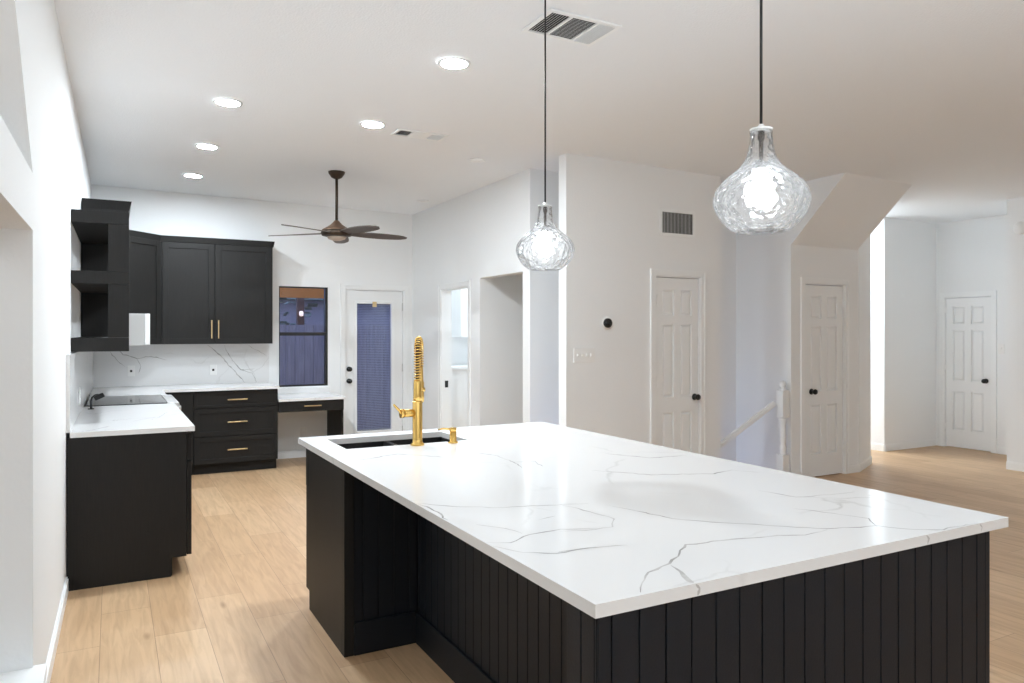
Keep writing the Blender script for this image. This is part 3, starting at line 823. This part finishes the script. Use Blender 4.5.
# left run near cabinet
nb = thing('base_cabinet', 'black base cabinet with plain end panel nearest the camera on the left wall', 'cabinet', (.1, 5.8, 0))
xw = xl(5.5) + .006
mb = MB(); xw = xl(6.7) + .006; mb.box(xw, .400, 4.995, 6.685, .115, .8845); mb.box(xw, .325, 4.995, 6.685, 0, .115); part('carcass', mb, M['cab'], nb)
mb = MB(); mb.box(xl(5) + .004, .405, 4.975, 4.994, .115, .8845); mb.box(xl(5) + .004, .318, 4.975, 4.994, 0, .115); part('end_panel', mb, M['cab'], nb)
def side_front(y0, y1, z0, z1):
    mb = MB(); mb.box(.409, .428, y0 + .002, y1 - .002, z0 + .002, z1 - .002)
    for (a, b, c, d) in ((y0 + .002, y0 + .055, z0 + .002, z1 - .002), (y1 - .055, y1 - .002, z0 + .002, z1 - .002), (y0 + .055, y1 - .055, z0 + .002, z0 + .05), (y0 + .055, y1 - .055, z1 - .05, z1 - .002)):
        mb.box(.428, .436, a, b, c, d)
    return mb
def side_pull(y, z, vert=False):
    mb = MB(); L = .13
    if vert:
        mb.box(.456, .467, y - .006, y + .006, z - L / 2, z + L / 2)
        for s in (-1, 1): mb.box(.436, .456, y - .005, y + .005, z + s * .045 - .005, z + s * .045 + .005)
    else:
        mb.box(.456, .467, y - L / 2, y + L / 2, z - .006, z + .006)
        for s in (-1, 1): mb.box(.436, .456, y + s * .045 - .005, y + s * .045 + .005, z - .005, z + .005)
    return mb
for (a, b) in ((4.997, 5.84), (5.84, 6.683)):
    d = part('drawer', side_front(a, b, .70, .872), M['cab'], nb, .001); part('pull', side_pull((a + b) / 2, .79), M['lsteel'], d, top=nb)
    d = part('door', side_front(a, b, .115, .698), M['cab'], nb, .001); part('pull', side_pull(b - .04 if a < 5 else a + .04, .60, True), M['lsteel'], d, top=nb)

# countertops of the L-shaped run (each side of the range)
LCT = [([(-0.161, 4.99), (-0.089, 5.076), (-0.011, 5.224)],8),([(0.222, 5.459), (0.29, 5.622), (0.354, 5.956)],5),([(-0.136, 5.995), (-0.013, 6.234), (0.119, 6.243)],5),([(-.05, 5.5), (.15, 5.62), (.3, 5.58)], 5)]
mb = MB(); mb.box(xl(5.8) + .012, .452, 4.968, 6.69, .885, ZT)
bmesh.ops.recalc_face_normals(mb.bm, faces=mb.bm.faces)
for pts, wd in LCT: mb.ribbon(pts, wd, lambda a, b: (a, b, ZT + .0004))
single('countertop', mb, [M['quartz'], M['vein']], 'white veined quartz countertop over the near black cabinet on the left wall', 'countertop', recalc=False)
mb = MB()
mb.prism([(xl(8.3) + .022, 7.625), (.452, 7.625), (.452, 8.325), (1.612, 8.325), (1.612, YB - .022), (xl(8.3) + .022, YB - .022)], lambda p: (p[0], p[1], .885), lambda p: (p[0], p[1], ZT))
single('countertop', mb, [M['quartz']], 'white quartz corner countertop along the back wall, over the drawer cabinet', 'countertop')

# backsplash slabs
BSP = [([(0.04, 1.33), (0.107, 1.261), (0.242, 1.216), (0.38, 1.239), (0.543, 1.196)],8),([(0.242, 1.216), (0.277, 1.131), (0.254, 1.055)],6),([(-0.048, 1.326), (0.04, 1.212), (0.129, 1.122)],6),([(0.954, 1.364), (1.103, 1.221), (1.179, 1.125), (1.255, 1.043), (1.358, 0.92)],11),([(1.128, 1.346), (1.217, 1.179), (1.306, 1.074), (1.436, 1.025), (1.488, 0.92)],9),([(1.306, 1.074), (1.462, 1.079)],6),([(1.384, 1.353), (1.514, 1.283), (1.60, 1.225)],5)]
mb = MB(); mb.box(xl(9) + .002, 1.625, YB - .020, YB - .001, .9155, 1.372)
bmesh.ops.recalc_face_normals(mb.bm, faces=mb.bm.faces)
for pts, wd in BSP: mb.ribbon(pts, wd, lambda a, b: (a, YB - .0206, b))
single('backsplash', mb, [M['quartz'], M['vein']], 'veined white stone backsplash on the back wall under the upper cabinets', 'backsplash', recalc=False)
mb = MB(); mb.prism([(4.972, .9155), (9.005, .9155), (9.005, 1.365), (4.972, 1.365)], lambda p: (xl(p[0]) + .001, p[0], p[1]), lambda p: (xl(p[0]) + .020, p[0], p[1]))
single('backsplash', mb, [M['quartz']], 'white stone backsplash along the left wall, seen edge-on', 'backsplash')

# range
rg = thing('range_cooker', 'stainless slide-in range with dark glass cooktop between the left counters', 'range', (.1, 7.15, 0))
mb = MB(); mb.box(-.18, .44, 6.697, 7.618, .06, .905); mb.box(-.16, .38, 6.72, 7.60, 0, .06); part('body', mb, M['steel'], rg)
mb = MB(); mb.box(-.18, .40, 6.698, 7.617, .9055, .921); part('cooktop', mb, M['cook'], rg, .003, label='dark glass cooktop')
mb = MB(); mb.hexa([(.44, 6.70, .80), (.47, 6.70, .80), (.47, 7.615, .80), (.44, 7.615, .80), (.401, 6.70, .922), (.492, 6.70, .915), (.492, 7.615, .915), (.401, 7.615, .922)]); part('control_panel', mb, M['lsteel'], rg, .002)
for k in range(6):
    y = 6.80 + .143 * k
    mx = Matrix.Translation((.478, y, .862)) @ Matrix.Rotation(R(90), 4, 'Y')
    mb = MB(); mb.lathe([(0, 0), (.024, 0), (.024, .012), (.020, .034), (0, .036)], 18, mx); part('knob', mb, M['steel'], rg)
mb = MB(); mb.box(.441, .462, 6.72, 7.60, .22, .79); d = part('oven_door', mb, M['steel'], rg, .003)
mb = MB(); mb.tube([(.505, 6.76, .745), (.505, 7.56, .745)], .011, 12)
for y in (6.82, 7.50): mb.tube([(.462, y, .745), (.505, y, .745)], .008, 10)
part('handle', mb, M['steel'], d, top=rg)
mb = MB(); mb.box(.441, .460, 6.72, 7.60, .07, .21); part('drawer', mb, M['steel'], rg, .003)

# small black gooseneck gadget on the counter
gk = thing('spout_stand', 'small black angled-head gadget standing on the counter by the left wall', 'gadget', (-.13, 6.45, ZT))
mb = MB(); mb.tube([(-.14, 6.45, ZT + .001), (-.14, 6.45, ZT + .06), (-.135, 6.45, ZT + .085), (-.115, 6.45, ZT + .105), (-.09, 6.45, ZT + .11)], .007, 12); part('stem', mb, M['black'], gk)
mx = Matrix.Translation((-.085, 6.45, ZT + .095)) @ Matrix.Rotation(R(-25), 4, 'Y')
mb = MB(); mb.box(-.035, .035, -.03, .03, -.018, .018, mx); part('head', mb, M['black'], gk, .006)
mb = MB(); mb.lathe([(0, 0), (.022, 0), (.022, .006), (0, .007)], 18, Matrix.Translation((-.14, 6.45, ZT + .0005))); part('foot', mb, M['black'], gk)

# ------------------------------------------------------------------ desk
dk = thing('desk_cabinet', 'black built-in desk frame with one drawer under the window', 'desk', (2.0, 8.7, 0))
mb = MB(); mb.box(2.310, 2.332, YF + .004, YB - .016, 0, .7395); part('side_panel', mb, M['cab'], dk, .001)
mb = MB(); mb.box(1.607, 2.309, YF + .021, YB - .4, .622, .7395); part('drawer_box', mb, M['cab'], dk)
mb = MB(); mb.box(1.607, 2.331, YF - .016, YF + .003, .620, .736); d = part('drawer', mb, M['cab'], dk, .0015)
part('pull', pull_x(1.975, .682, YF - .016, .19), M['brass'], d, .002, top=dk, label='brass bar pull')
mb = MB(); mb.box(1.606, 2.345, YF - .04, YB - .002, .740, .770)
mb.box(1.606, 2.345, YB - .022, YB - .002, .770, .835)
single('countertop', mb, [M['quartz']], 'white quartz desk top with upstand below the window', 'countertop', bevel=.002)

# ------------------------------------------------------------------ wall cabinets
YU = 8.70
uc = thing('wall_cabinet', 'black two-door wall cabinet above the back counter beside the window', 'cabinet', (1.03, 8.87, 1.372))
mb = MB(); mb.box(.45, 1.612, YU + .021, YB - .003, 1.374, 2.48); part('carcass', mb, M['cab'], uc)
for x0, x1, px in ((.47, .992, .960), (.996, 1.600, 1.030)):
    mb = MB(); shaker(mb, x0, x1, 1.374, 2.472, YU, .062)
    d = part('door', mb, M['cab'], uc, .0015)
    part('pull', pull_z(px, 1.535, YU, .20), M['brass'], d, .002, top=uc, label='brass bar pull')
def crown_prism(mb, pts, z0, z1, out):
    """front line pts (left to right); profile flares by out"""
    n = len(pts)
    for (a, b) in zip(pts, pts[1:]):
        d = Vector((b[0] - a[0], b[1] - a[1])).normalized(); nrm = Vector((d.y, -d.x))
        A, B = Vector(a), Vector(b)
        lo = (A, B, B - nrm * .03, A - nrm * .03); hi = (A + nrm * out, B + nrm * out, B - nrm * .03, A - nrm * .03)
        mb.hexa([(p.x, p.y, z0) for p in lo] + [(p.x, p.y, z1) for p in hi])
mb = MB(); crown_prism(mb, [(.43, YU - .004), (1.618, YU - .004)], 2.472, 2.535, .012); mb.hexa([(1.588, YU - .004, 2.472), (1.618, YU - .004, 2.472), (1.618, YB - .004, 2.472), (1.588, YB - .004, 2.472), (1.588, YU - .016, 2.535), (1.63, YU - .016, 2.535), (1.63, YB - .004, 2.535), (1.588, YB - .004, 2.535)])
part('crown', mb, M['cab'], uc)
# diagonal corner cabinet
cc = thing('corner_wall_cabinet', 'black diagonal corner wall cabinet left of the two-door cabinet', 'cabinet', (.05, 8.7, 1.372))
xw = xl(8.5) + .012
mb = MB(); mb.prism([(xw, 8.36), (.105, 8.36), (.445, 8.70), (.445, YB - .003), (xw, YB - .003)], lambda p: (p[0], p[1], 1.374), lambda p: (p[0], p[1], 2.48)); part('carcass', mb, M['cab'], cc)
dm = Matrix.Translation((.108, 8.345, 0)) @ Matrix.Rotation(R(45), 4, 'Z')
mb = MB(); shaker(mb, .004, .470, 1.374, 2.472, -.022, .06)
for v in mb.bm.verts: v.co = dm @ v.co
part('door', mb, M['cab'], cc, .0015)
mb = MB(); crown_prism(mb, [(.095, 8.335), (.45, 8.690)], 2.472, 2.535, .012); part('crown', mb, M['cab'], cc)
# cabinet above the hood and beyond
hc = thing('hood_cabinet', 'tall black wall cabinet with crown above the range hood, behind the open shelves', 'cabinet', (-.06, 7.5, 1.66))
xw = xl(7.5) + .016
mb = MB(); mb.box(xw - .010, .100, 6.76, 7.63, 1.664, 2.48); mb.box(xw, .100, 7.632, 8.355, 1.374, 2.48); part('carcass', mb, M['cab'], hc)
for y0, y1, z0 in ((6.76, 7.63, 1.664), (7.632, 8.30, 1.374)):
    mb = MB(); mb.box(.101, .120, y0 + .002, y1 - .002, z0, 2.472); part('door', mb, M['cab'], hc, .0015)
mb = MB(); mb.box(xw - .016, .118, 6.735, 6.7595, 1.664, 2.481); mb.hexa([(xw - .016, 6.735, 2.481), (.122, 6.735, 2.481), (.122, 8.33, 2.481), (xw - .006, 8.33, 2.481), (xw - .016, 6.715, 2.555), (.140, 6.715, 2.555), (.140, 8.33, 2.555), (xw - .006, 8.33, 2.555)]); part('crown', mb, M['cab'], hc)
# open shelf unit at the near end
os_ = thing('open_shelf_unit', 'black open shelf unit with three thick shelves hung on the left wall', 'shelf unit', (-.07, 6.0, 1.372))
Y0, Y1 = 5.42, 6.732
for z0, z1 in ((1.374, 1.462), (1.808, 1.889), (2.196, 2.275)):
    mb = MB(); mb.prism([(xl(Y0) + .003, Y0), (.098, Y0), (.098, Y1 - .02), (xl(Y0) + .015, Y1 - .02)], lambda p: (p[0], p[1], z0), lambda p: (p[0], p[1], z1)); part('shelf', mb, M['cab'], os_, .001)
for z0, z1 in ((1.463, 1.807), (1.890, 2.195)):
    mb = MB(); mb.box(-.022, .098, Y0 + .001, Y0 + .02, z0, z1); part('stile', mb, M['cab'], os_, .001)
mb = MB(); mb.box(xl(6.7) + .004, .098, Y1 - .019, Y1 - .002, 1.374, 2.274); part('back_panel', mb, M['cab'], os_)
# hood
hd = thing('range_hood', 'pale metal range hood sticking out below the black cabinet over the range', 'range hood', (0, 7.19, 1.385))
mb = MB(); mb.box(xl(7) + .022, .236, 6.76, 7.628, 1.392, 1.652); part('body', mb, M['lsteel'], hd, .002)
mb = MB(); mb.box(.237, .275, 6.76, 7.628, 1.398, 1.652); part('front_lip', mb, M['plate'], hd, .002, label='white front strip')

# ------------------------------------------------------------------ plates and outlets
def outlet(loc, rz, label, dark=True, group=None, w=.072, h=.115):
    r = thing('wall_outlet', label, 'outlet', loc, rz, group)
    mb = MB(); mb.box(-w / 2, w / 2, -.006, 0, -h / 2, h / 2); part('cover_plate', mb, M['plate'], r, .002, world=False)
    mb = MB()
    if dark: mb.box(-.011, .011, -.009, -.006, -.012, .012)
    else:
        mb.box(-.016, .016, -.008, -.006, -.042, -.014); part('socket', mb, M['trim'], r, world=False); mb = MB(); mb.box(-.016, .016, -.008, -.006, .014, .042)
    part('socket', mb, M['gap'] if dark else M['trim'], r, world=False)
    return r
outlet((.182, YB - .0208, 1.082), 0, 'white outlet with dark centre on the backsplash, left of the two')
outlet((1.012, YB - .0208, 1.075), 0, 'white outlet with dark centre on the backsplash, right of the two')
outlet((2.03, YB - .001, .30), 0, 'white outlet low on the wall under the desk', False)
outlet((xl(6.0) + .021, 6.0, 1.05), R(90), 'white outlet on the left wall backsplash beside the black gadget', False)
def switchplate(loc, rz, w, n, label):
    r = thing('switch_plate', label, 'light switch', loc, rz)
    mb = MB(); mb.box(-w / 2, w / 2, -.006, 0, -.062, .062); part('cover_plate', mb, M['plate'], r, .002, world=False)
    for k in range(n):
        x = (k - (n - 1) / 2) * .046
        mb = MB(); mb.box(x - .006, x + .006, -.016, -.006, -.004, .014); mb.box(x - .010, x + .010, -.008, -.006, -.018, .018)
        part('toggle', mb, M['plate'], r, .001, world=False)
    return r
switchplate((3.588, YT - .001, 1.300), 0, .215, 4, 'white four-toggle switch plate below the thermostat')
switchplate((XR - .001, 5.150, 1.297), R(-90), .075, 1, 'white single switch plate right of the far hall door')
th = thing('thermostat', 'round black thermostat on the white wall above the switches', 'thermostat', (3.83, YT, 1.581))
mx = Matrix.Rotation(R(90), 4, 'X')
mb = MB(); mb.lathe([(0, 0), (.040, 0), (.042, .004), (.042, .020), (.039, .026), (0, .026)], 32, mx); part('body', mb, M['black'], th, world=False)
mb = MB(); mb.lathe([(0, .0262), (.032, .0262), (.030, .0285), (0, .029)], 32, mx); part('dial_face', mb, M['cook'], th, world=False)
mb = MB(); mb.lathe([(0, 0), (.058, 0), (.058, .002), (0, .0021)], 32, mx); part('wall_ring', mb, M['plate'], th, world=False)

# wall vent
wv = thing('wall_vent', 'white return-air grille with grey slats high above the panel door', 'vent', (4.632, YT, 2.40))
x0, x1, z0, z1 = 4.448, 4.816, 2.418, 2.611
mb = MB()
b = .03
mb.box(x0 - b, x0, YT - .008, YT, z0 - b, z1 + b); mb.box(x1, x1 + b, YT - .008, YT, z0 - b, z1 + b); mb.box(x0, x1, YT - .008, YT, z0 - b, z0); mb.box(x0, x1, YT - .008, YT, z1, z1 + b)
part('frame', mb, M['trim'], wv, .002)
mb = MB(); mb.box(x0, x1, YT - .0015, YT - .0005, z0, z1); part('backing', mb, M['gap'], wv)
mb = MB(); n = 22
for k in range(n):
    x = x0 + (x1 - x0) * (k + .5) / n
    mx = Matrix.Translation((x, YT - .006, 0)) @ Matrix.Rotation(R(40), 4, 'Z'); mb.box(-.0055, .0055, -.0008, .0008, z0, z1, mx)
part('slats', mb, M['trim'], wv)

# ceiling vents
def ceiling_vent(xc, yc, lx, ly, cols, label, rz=0.0):
    r = thing('ceiling_vent', label, 'vent', (xc, yc, zc(xc) - .001), rz)
    mb = MB(); f = .024
    mb.box(-lx / 2, lx / 2, -ly / 2, -ly / 2 + f, -.010, 0); mb.box(-lx / 2, lx / 2, ly / 2 - f, ly / 2, -.010, 0)
    mb.box(-lx / 2, -lx / 2 + f, -ly / 2 + f, ly / 2 - f, -.010, 0); mb.box(lx / 2 - f, lx / 2, -ly / 2 + f, ly / 2 - f, -.010, 0)
    a = -lx / 2 + f; tot = sum(c[0] for c in cols); W = lx - 2 * f
    edges = []
    for c in cols:
        b_ = a + W * c[0] / tot; edges.append((a, b_, c[1])); a = b_
    for (p, q, k) in edges[:-1]: mb.box(q - .006, q + .006, -ly / 2 + f, ly / 2 - f, -.010, 0)
    part('frame', mb, M['trim'], r, .002, world=False)
    mb = MB(); mb.box(-lx / 2 + f, lx / 2 - f, -ly / 2 + f, ly / 2 - f, -.0015, -.0005); part('duct', mb, M['gap'], r, world=False)
    mb = MB()
    for (p, q, k) in edges:
        p += .006; q -= .006
        if k == 'y':           # louvres running along y
            n = max(3, int((q - p) / .014))
            for i in range(n):
                mx = Matrix.Translation((p + (q - p) * (i + .5) / n, 0, -.006)) @ Matrix.Rotation(R(-38), 4, 'Y')
                mb.box(-.0065, .0065, -ly / 2 + f, ly / 2 - f, -.0006, .0006, mx)
        elif k == 'Y':
            n = max(3, int((q - p) / .014))
            for i in range(n):
                mx = Matrix.Translation((p + (q - p) * (i + .5) / n, 0, -.006)) @ Matrix.Rotation(R(72), 4, 'Y')
                mb.box(-.0065, .0065, -ly / 2 + f, ly / 2 - f, -.0006, .0006, mx)
        else:                  # louvres running along x
            n = max(3, int((ly - 2 * f) / .014))
            for i in range(n):
                mx = Matrix.Translation(((p + q) / 2, -ly / 2 + f + (ly - 2 * f) * (i + .5) / n, -.006)) @ Matrix.Rotation(R(k), 4, 'X')
                mb.box(-(q - p) / 2, (q - p) / 2, -.0065, .0065, -.0006, .0006, mx)
    part('louvres', mb, M['trim'], r, world=False)
ceiling_vent(2.05, 3.155, .42, .29, [(1, 'y'), (1.35, 28), (.9, 'Y')], 'large three-way white ceiling vent between the pendant cord and the frame top')
ceiling_vent(2.11, 5.41, .41, .19, [(1, 'y'), (1.3, -25), (1, 'Y')], 'smaller white ceiling vent right of the recessed lights')

# ------------------------------------------------------------------ lights
def can(x, y, label, group='recessed ceiling lights', first=[None]):
    if first[0] is None:
        r = thing('recessed_light', label, 'ceiling light', (x, y, zc(x)), 0, group)
        mb = MB(); mb.lathe([(.074, -.001), (.095, -.001), (.095, -.005), (.080, -.009), (.074, -.007), (.074, -.001)], 32, cap=False); part('trim_ring', mb, M['trim'], r, world=False)
        mb = MB(); mb.lathe([(0, -.006), (.074, -.006), (.074, -.003), (0, -.003)], 32); part('lens', mb, M['can'], r, world=False)
        first[0] = r
    else:
        r = copy_tree(first[0]); r.location = (x, y, zc(x)); r['label'] = label
        if x < 1:
            for ch in r.children:
                if ch.name.startswith('lens'):
                    ch.data = ch.data.copy(); ch.data.materials[0] = M['can_soft']
    return r
can(1.732, 3.900, 'lit recessed ceiling light nearest the large vent, right row front')
can(1.708, 5.330, 'lit recessed ceiling light just left of the smaller vent')
can(.692, 5.330, 'lit recessed ceiling light, nearest of the three over the left counter')
can(.701, 6.670, 'lit recessed ceiling light, middle of the three over the left counter')
can(.708, 7.965, 'lit recessed ceiling light, farthest of the three over the left counter')
# two faint unlit ceiling discs
for x, y, lb in ((2.857, 5.933, 'flat white unlit disc on the ceiling right of the fan, nearer one'), (3.171, 8.027, 'flat white unlit disc on the ceiling by the nook corner')):
    r = thing('ceiling_disc', lb, 'smoke alarm', (x, y, zc(x)))
    mb = MB(); mb.lathe([(0, -.012), (.06, -.012), (.07, -.008), (.07, -.001), (0, -.001)], 28); part('cover', mb, M['trim'], r, world=False)
    mb = MB(); mb.lathe([(0, -.013), (.03, -.013), (.03, -.012), (0, -.012)], 20); part('cap', mb, M['plate'], r, world=False)
# wall disc at the right picture edge
r = thing('door_chime', 'small white round cover high on the wall at the right picture edge', 'chime', (8.64, 4.41, 2.63), R(-90))
mb = MB(); mb.lathe([(0, 0), (.07, 0), (.07, .016), (.06, .022), (0, .022)], 28, Matrix.Rotation(R(90), 4, 'X')); part('cover', mb, M['plate'], r, world=False)

# pendants
def pendant(x, y, zb_, label):
    r = thing('pendant_light', label, 'pendant light', (x, y, zb_), 0, 'glass pendants over the island')
    R_ = .1375
    prof = [(.070, 0.0), (.082, .004), (.102, .020), (.124, .048), (.1365, .080), (.1375, .100), (.130, .125), (.110, .150), (.083, .172), (.060, .192), (.045, .215), (.037, .240), (.033, .265), (.0315, .285), (.033, .296)]
    # smooth the profile
    def cr(P, n=5):
        out = []
        for i in range(len(P) - 1):
            p0 = P[max(i - 1, 0)]; p1 = P[i]; p2 = P[i + 1]; p3 = P[min(i + 2, len(P) - 1)]
            for k in range(n):
                t = k / n
                out.append(tuple(.5 * (2 * b + (c - a) * t + (2 * a - 5 * b + 4 * c - d) * t * t + (-a + 3 * b - 3 * c + d) * t ** 3) for a, b, c, d in zip(p0, p1, p2, p3)))
        return out + [P[-1]]
    outer = cr(prof)
    inner = [(max(r_ - .0035, .002), z) for r_, z in outer][::-1]
    mb = MB(); mb.lathe(outer + inner + [outer[0]], 64, cap=False); part('glass_shade', mb, M['ripple'], r, world=False, label='clear rippled glass shade')
    mb = MB(); mb.lathe([(0, .296), (.033, .296), (.033, .302), (.012, .306), (.007, .316), (0, .316)], 28); part('cap', mb, M['plate'], r, world=False, label='white glass rim cap')
    mb = MB(); mb.lathe([(0, .155), (.016, .155), (.018, .165), (.018, .198), (.010, .204), (.0065, .21), (.0065, .268), (.010, .272), (.010, .2955), (0, .2955)], 20); part('socket', mb, M['bronze'], r, world=False)
    mb = MB(); mb.lathe([(0, .075), (.018, .079), (.031, .095), (.033, .112), (.026, .135), (.014, .152), (.013, .160), (0, .160)], 24); part('bulb', mb, M['bulb'], r, world=False, label='glowing bulb')
    top = (zc(x) - zb_) / .96; r.scale = (.96, .96, .96)
    mb = MB(); mb.tube([(0, 0, .314), (.0, 0, (.314 + top) / 2), (0, 0, top - .02)], .0042, 8); part('cord', mb, M['black'], r, world=False, label='black cord')
    mb = MB(); mb.lathe([(0, top - .025), (.05, top - .025), (.062, top - .012), (.062, top - .001), (0, top - .001)], 28); part('canopy', mb, M['black'], r, world=False)
pendant(1.722, 2.866, 1.778, 'clear rippled glass pendant over the middle of the island, smaller in view')
pendant(1.618, 1.506, 1.779, 'clear rippled glass pendant over the near end of the island, larger in view')

# ceiling fan
fxx, fyy = 1.902, 7.060
fz = zc(fxx)
fan = thing('ceiling_fan', 'copper and dark-bladed ceiling fan hanging by the window nook', 'ceiling fan', (fxx, fyy, 2.38))
o = 2.38
mb = MB(); mb.lathe([(0, fz - o - .07), (.022, fz - o - .07), (.05, fz - o - .055), (.075, fz - o - .02), (.080, fz - o - .001), (0, fz - o - .001)], 28); part('canopy', mb, M['bronze'], fan, world=False)
mb = MB(); mb.tube([(0, 0, .19), (0, 0, fz - o - .06)], .0135, 14); part('downrod', mb, M['bronze'], fan, world=False)
mb = MB(); mb.lathe([(0, .195), (.022, .195), (.034, .178), (.060, .153), (.100, .128), (.134, .108), (.140, .098), (0, .098)], 36); part('hub_cone', mb, M['copper'], fan, world=False)
mb = MB(); mb.lathe([(0, .097), (.140, .097), (.150, .075), (.140, .050), (.095, .040), (0, .040)], 36); part('motor', mb, M['bronze'], fan, world=False)
mb = MB(); mb.lathe([(0, .039), (.092, .039), (.080, .018), (.045, .006), (0, .002)], 32); part('light_lens', mb, M['fanlight'], fan, world=False, label='pale round light lens')
camr = -28.43
for k, th_ in enumerate((26, -46, 98, 170, 242)):
    a = R(camr + th_)
    mb = MB()
    sec = []
    for i in range(13):
        t = i / 12; rr = .10 + .60 * t
        wd = (.036 + .042 * math.sin(min(1, t * 1.15) * PI * .75)) * (1 if t < .85 else max(.25, 1 - ((t - .85) / .15) ** 2 * .75))
        tilt = R(-13) * (1 - .4 * t); dz = .075 - .01 * t
        sec.append([(rr, s * wd * math.cos(tilt), dz + s * wd * math.sin(tilt) + h_) for s, h_ in ((-1, -.004), (1, -.004), (1, .004), (-1, .004))])
    mx = Matrix.Rotation(a, 4, 'Z')
    rings = [[mb.bm.verts.new(mx @ Vector(p)) for p in q] for q in sec]
    for q0, q1 in zip(rings, rings[1:]):
        for j in range(4): mb.bm.faces.new([q0[j], q0[(j + 1) % 4], q1[(j + 1) % 4], q1[j]])
    mb.bm.faces.new(rings[0]); mb.bm.faces.new(rings[-1])
    part('blade', mb, M['blade'], fan, world=False)

# ------------------------------------------------------------------ newel post and handrail
nx_, ny_ = 5.955, 5.262
nw_ = thing('newel_post', 'white turned newel post at the top of the stairs', 'newel post', (nx_, ny_, 0))
mb = MB(); mb.box(-.046, .046, -.046, .046, .001, .27); part('lower_block', mb, M['trim'], nw_, .008, world=False)
mb = MB(); mb.box(-.046, .046, -.046, .046, .64, .92); part('upper_block', mb, M['trim'], nw_, .008, world=False)
mb = MB(); mb.lathe([(.0, .27), (.036, .27), (.040, .285), (.030, .30), (.036, .32), (.038, .35), (.026, .375), (.030, .40), (.034, .45), (.033, .52), (.028, .575), (.038, .59), (.030, .605), (.040, .62), (.036, .64), (0, .64)], 24); part('turned_shaft', mb, M['trim'], nw_, world=False)
mb = MB(); mb.lathe([(0, .92), (.040, .92), (.030, .935), (.020, .945), (.026, .955), (.036, .975), (.030, 1.0), (.012, 1.012), (0, 1.013)], 24); part('finial', mb, M['trim'], nw_, world=False)
mb = MB()
A = Vector((5.878, 5.300, .785)); B = Vector((4.30, 5.68, -.27))
d = (B - A).normalized(); mx = Matrix.Translation(A) @ d.to_track_quat('X', 'Z').to_matrix().to_4x4(); L = (B - A).length
mb.box(0, L, -.03, .03, -.022, .014, mx); mb.box(0, L, -.022, .022, .014, .028, mx)
single('handrail', mb, M['trim'], 'white stair handrail sloping down from the newel post', 'handrail', bevel=.006)

# ------------------------------------------------------------------ laundry room contents
lc = thing('laundry_cabinet', 'white wall cabinet seen through the laundry doorway', 'cabinet', (4.3, 8.8, 1.44))
mb = MB(); mb.box(3.95, 5.0, 8.70, YB - .003, 1.44, 2.35); part('carcass', mb, M['trim'], lc)
mb = MB(); shaker(mb, 3.95, 4.47, 1.44, 2.35, 8.68, .06); part('door', mb, M['trim'], lc); mb = MB(); shaker(mb, 4.47, 5.0, 1.44, 2.35, 8.68, .06); part('door', mb, M['trim'], lc)
lb = thing('laundry_counter', 'white base unit seen low through the laundry doorway', 'cabinet', (4.3, 8.7, 0))
mb = MB(); mb.box(3.7, 5.2, 8.45, YB - .02, 0, 1.04); part('carcass', mb, M['trim'], lb)
mb = MB(); mb.box(3.68, 5.22, 8.42, YB - .02, 1.041, 1.07); part('top', mb, M['trim'], lb)
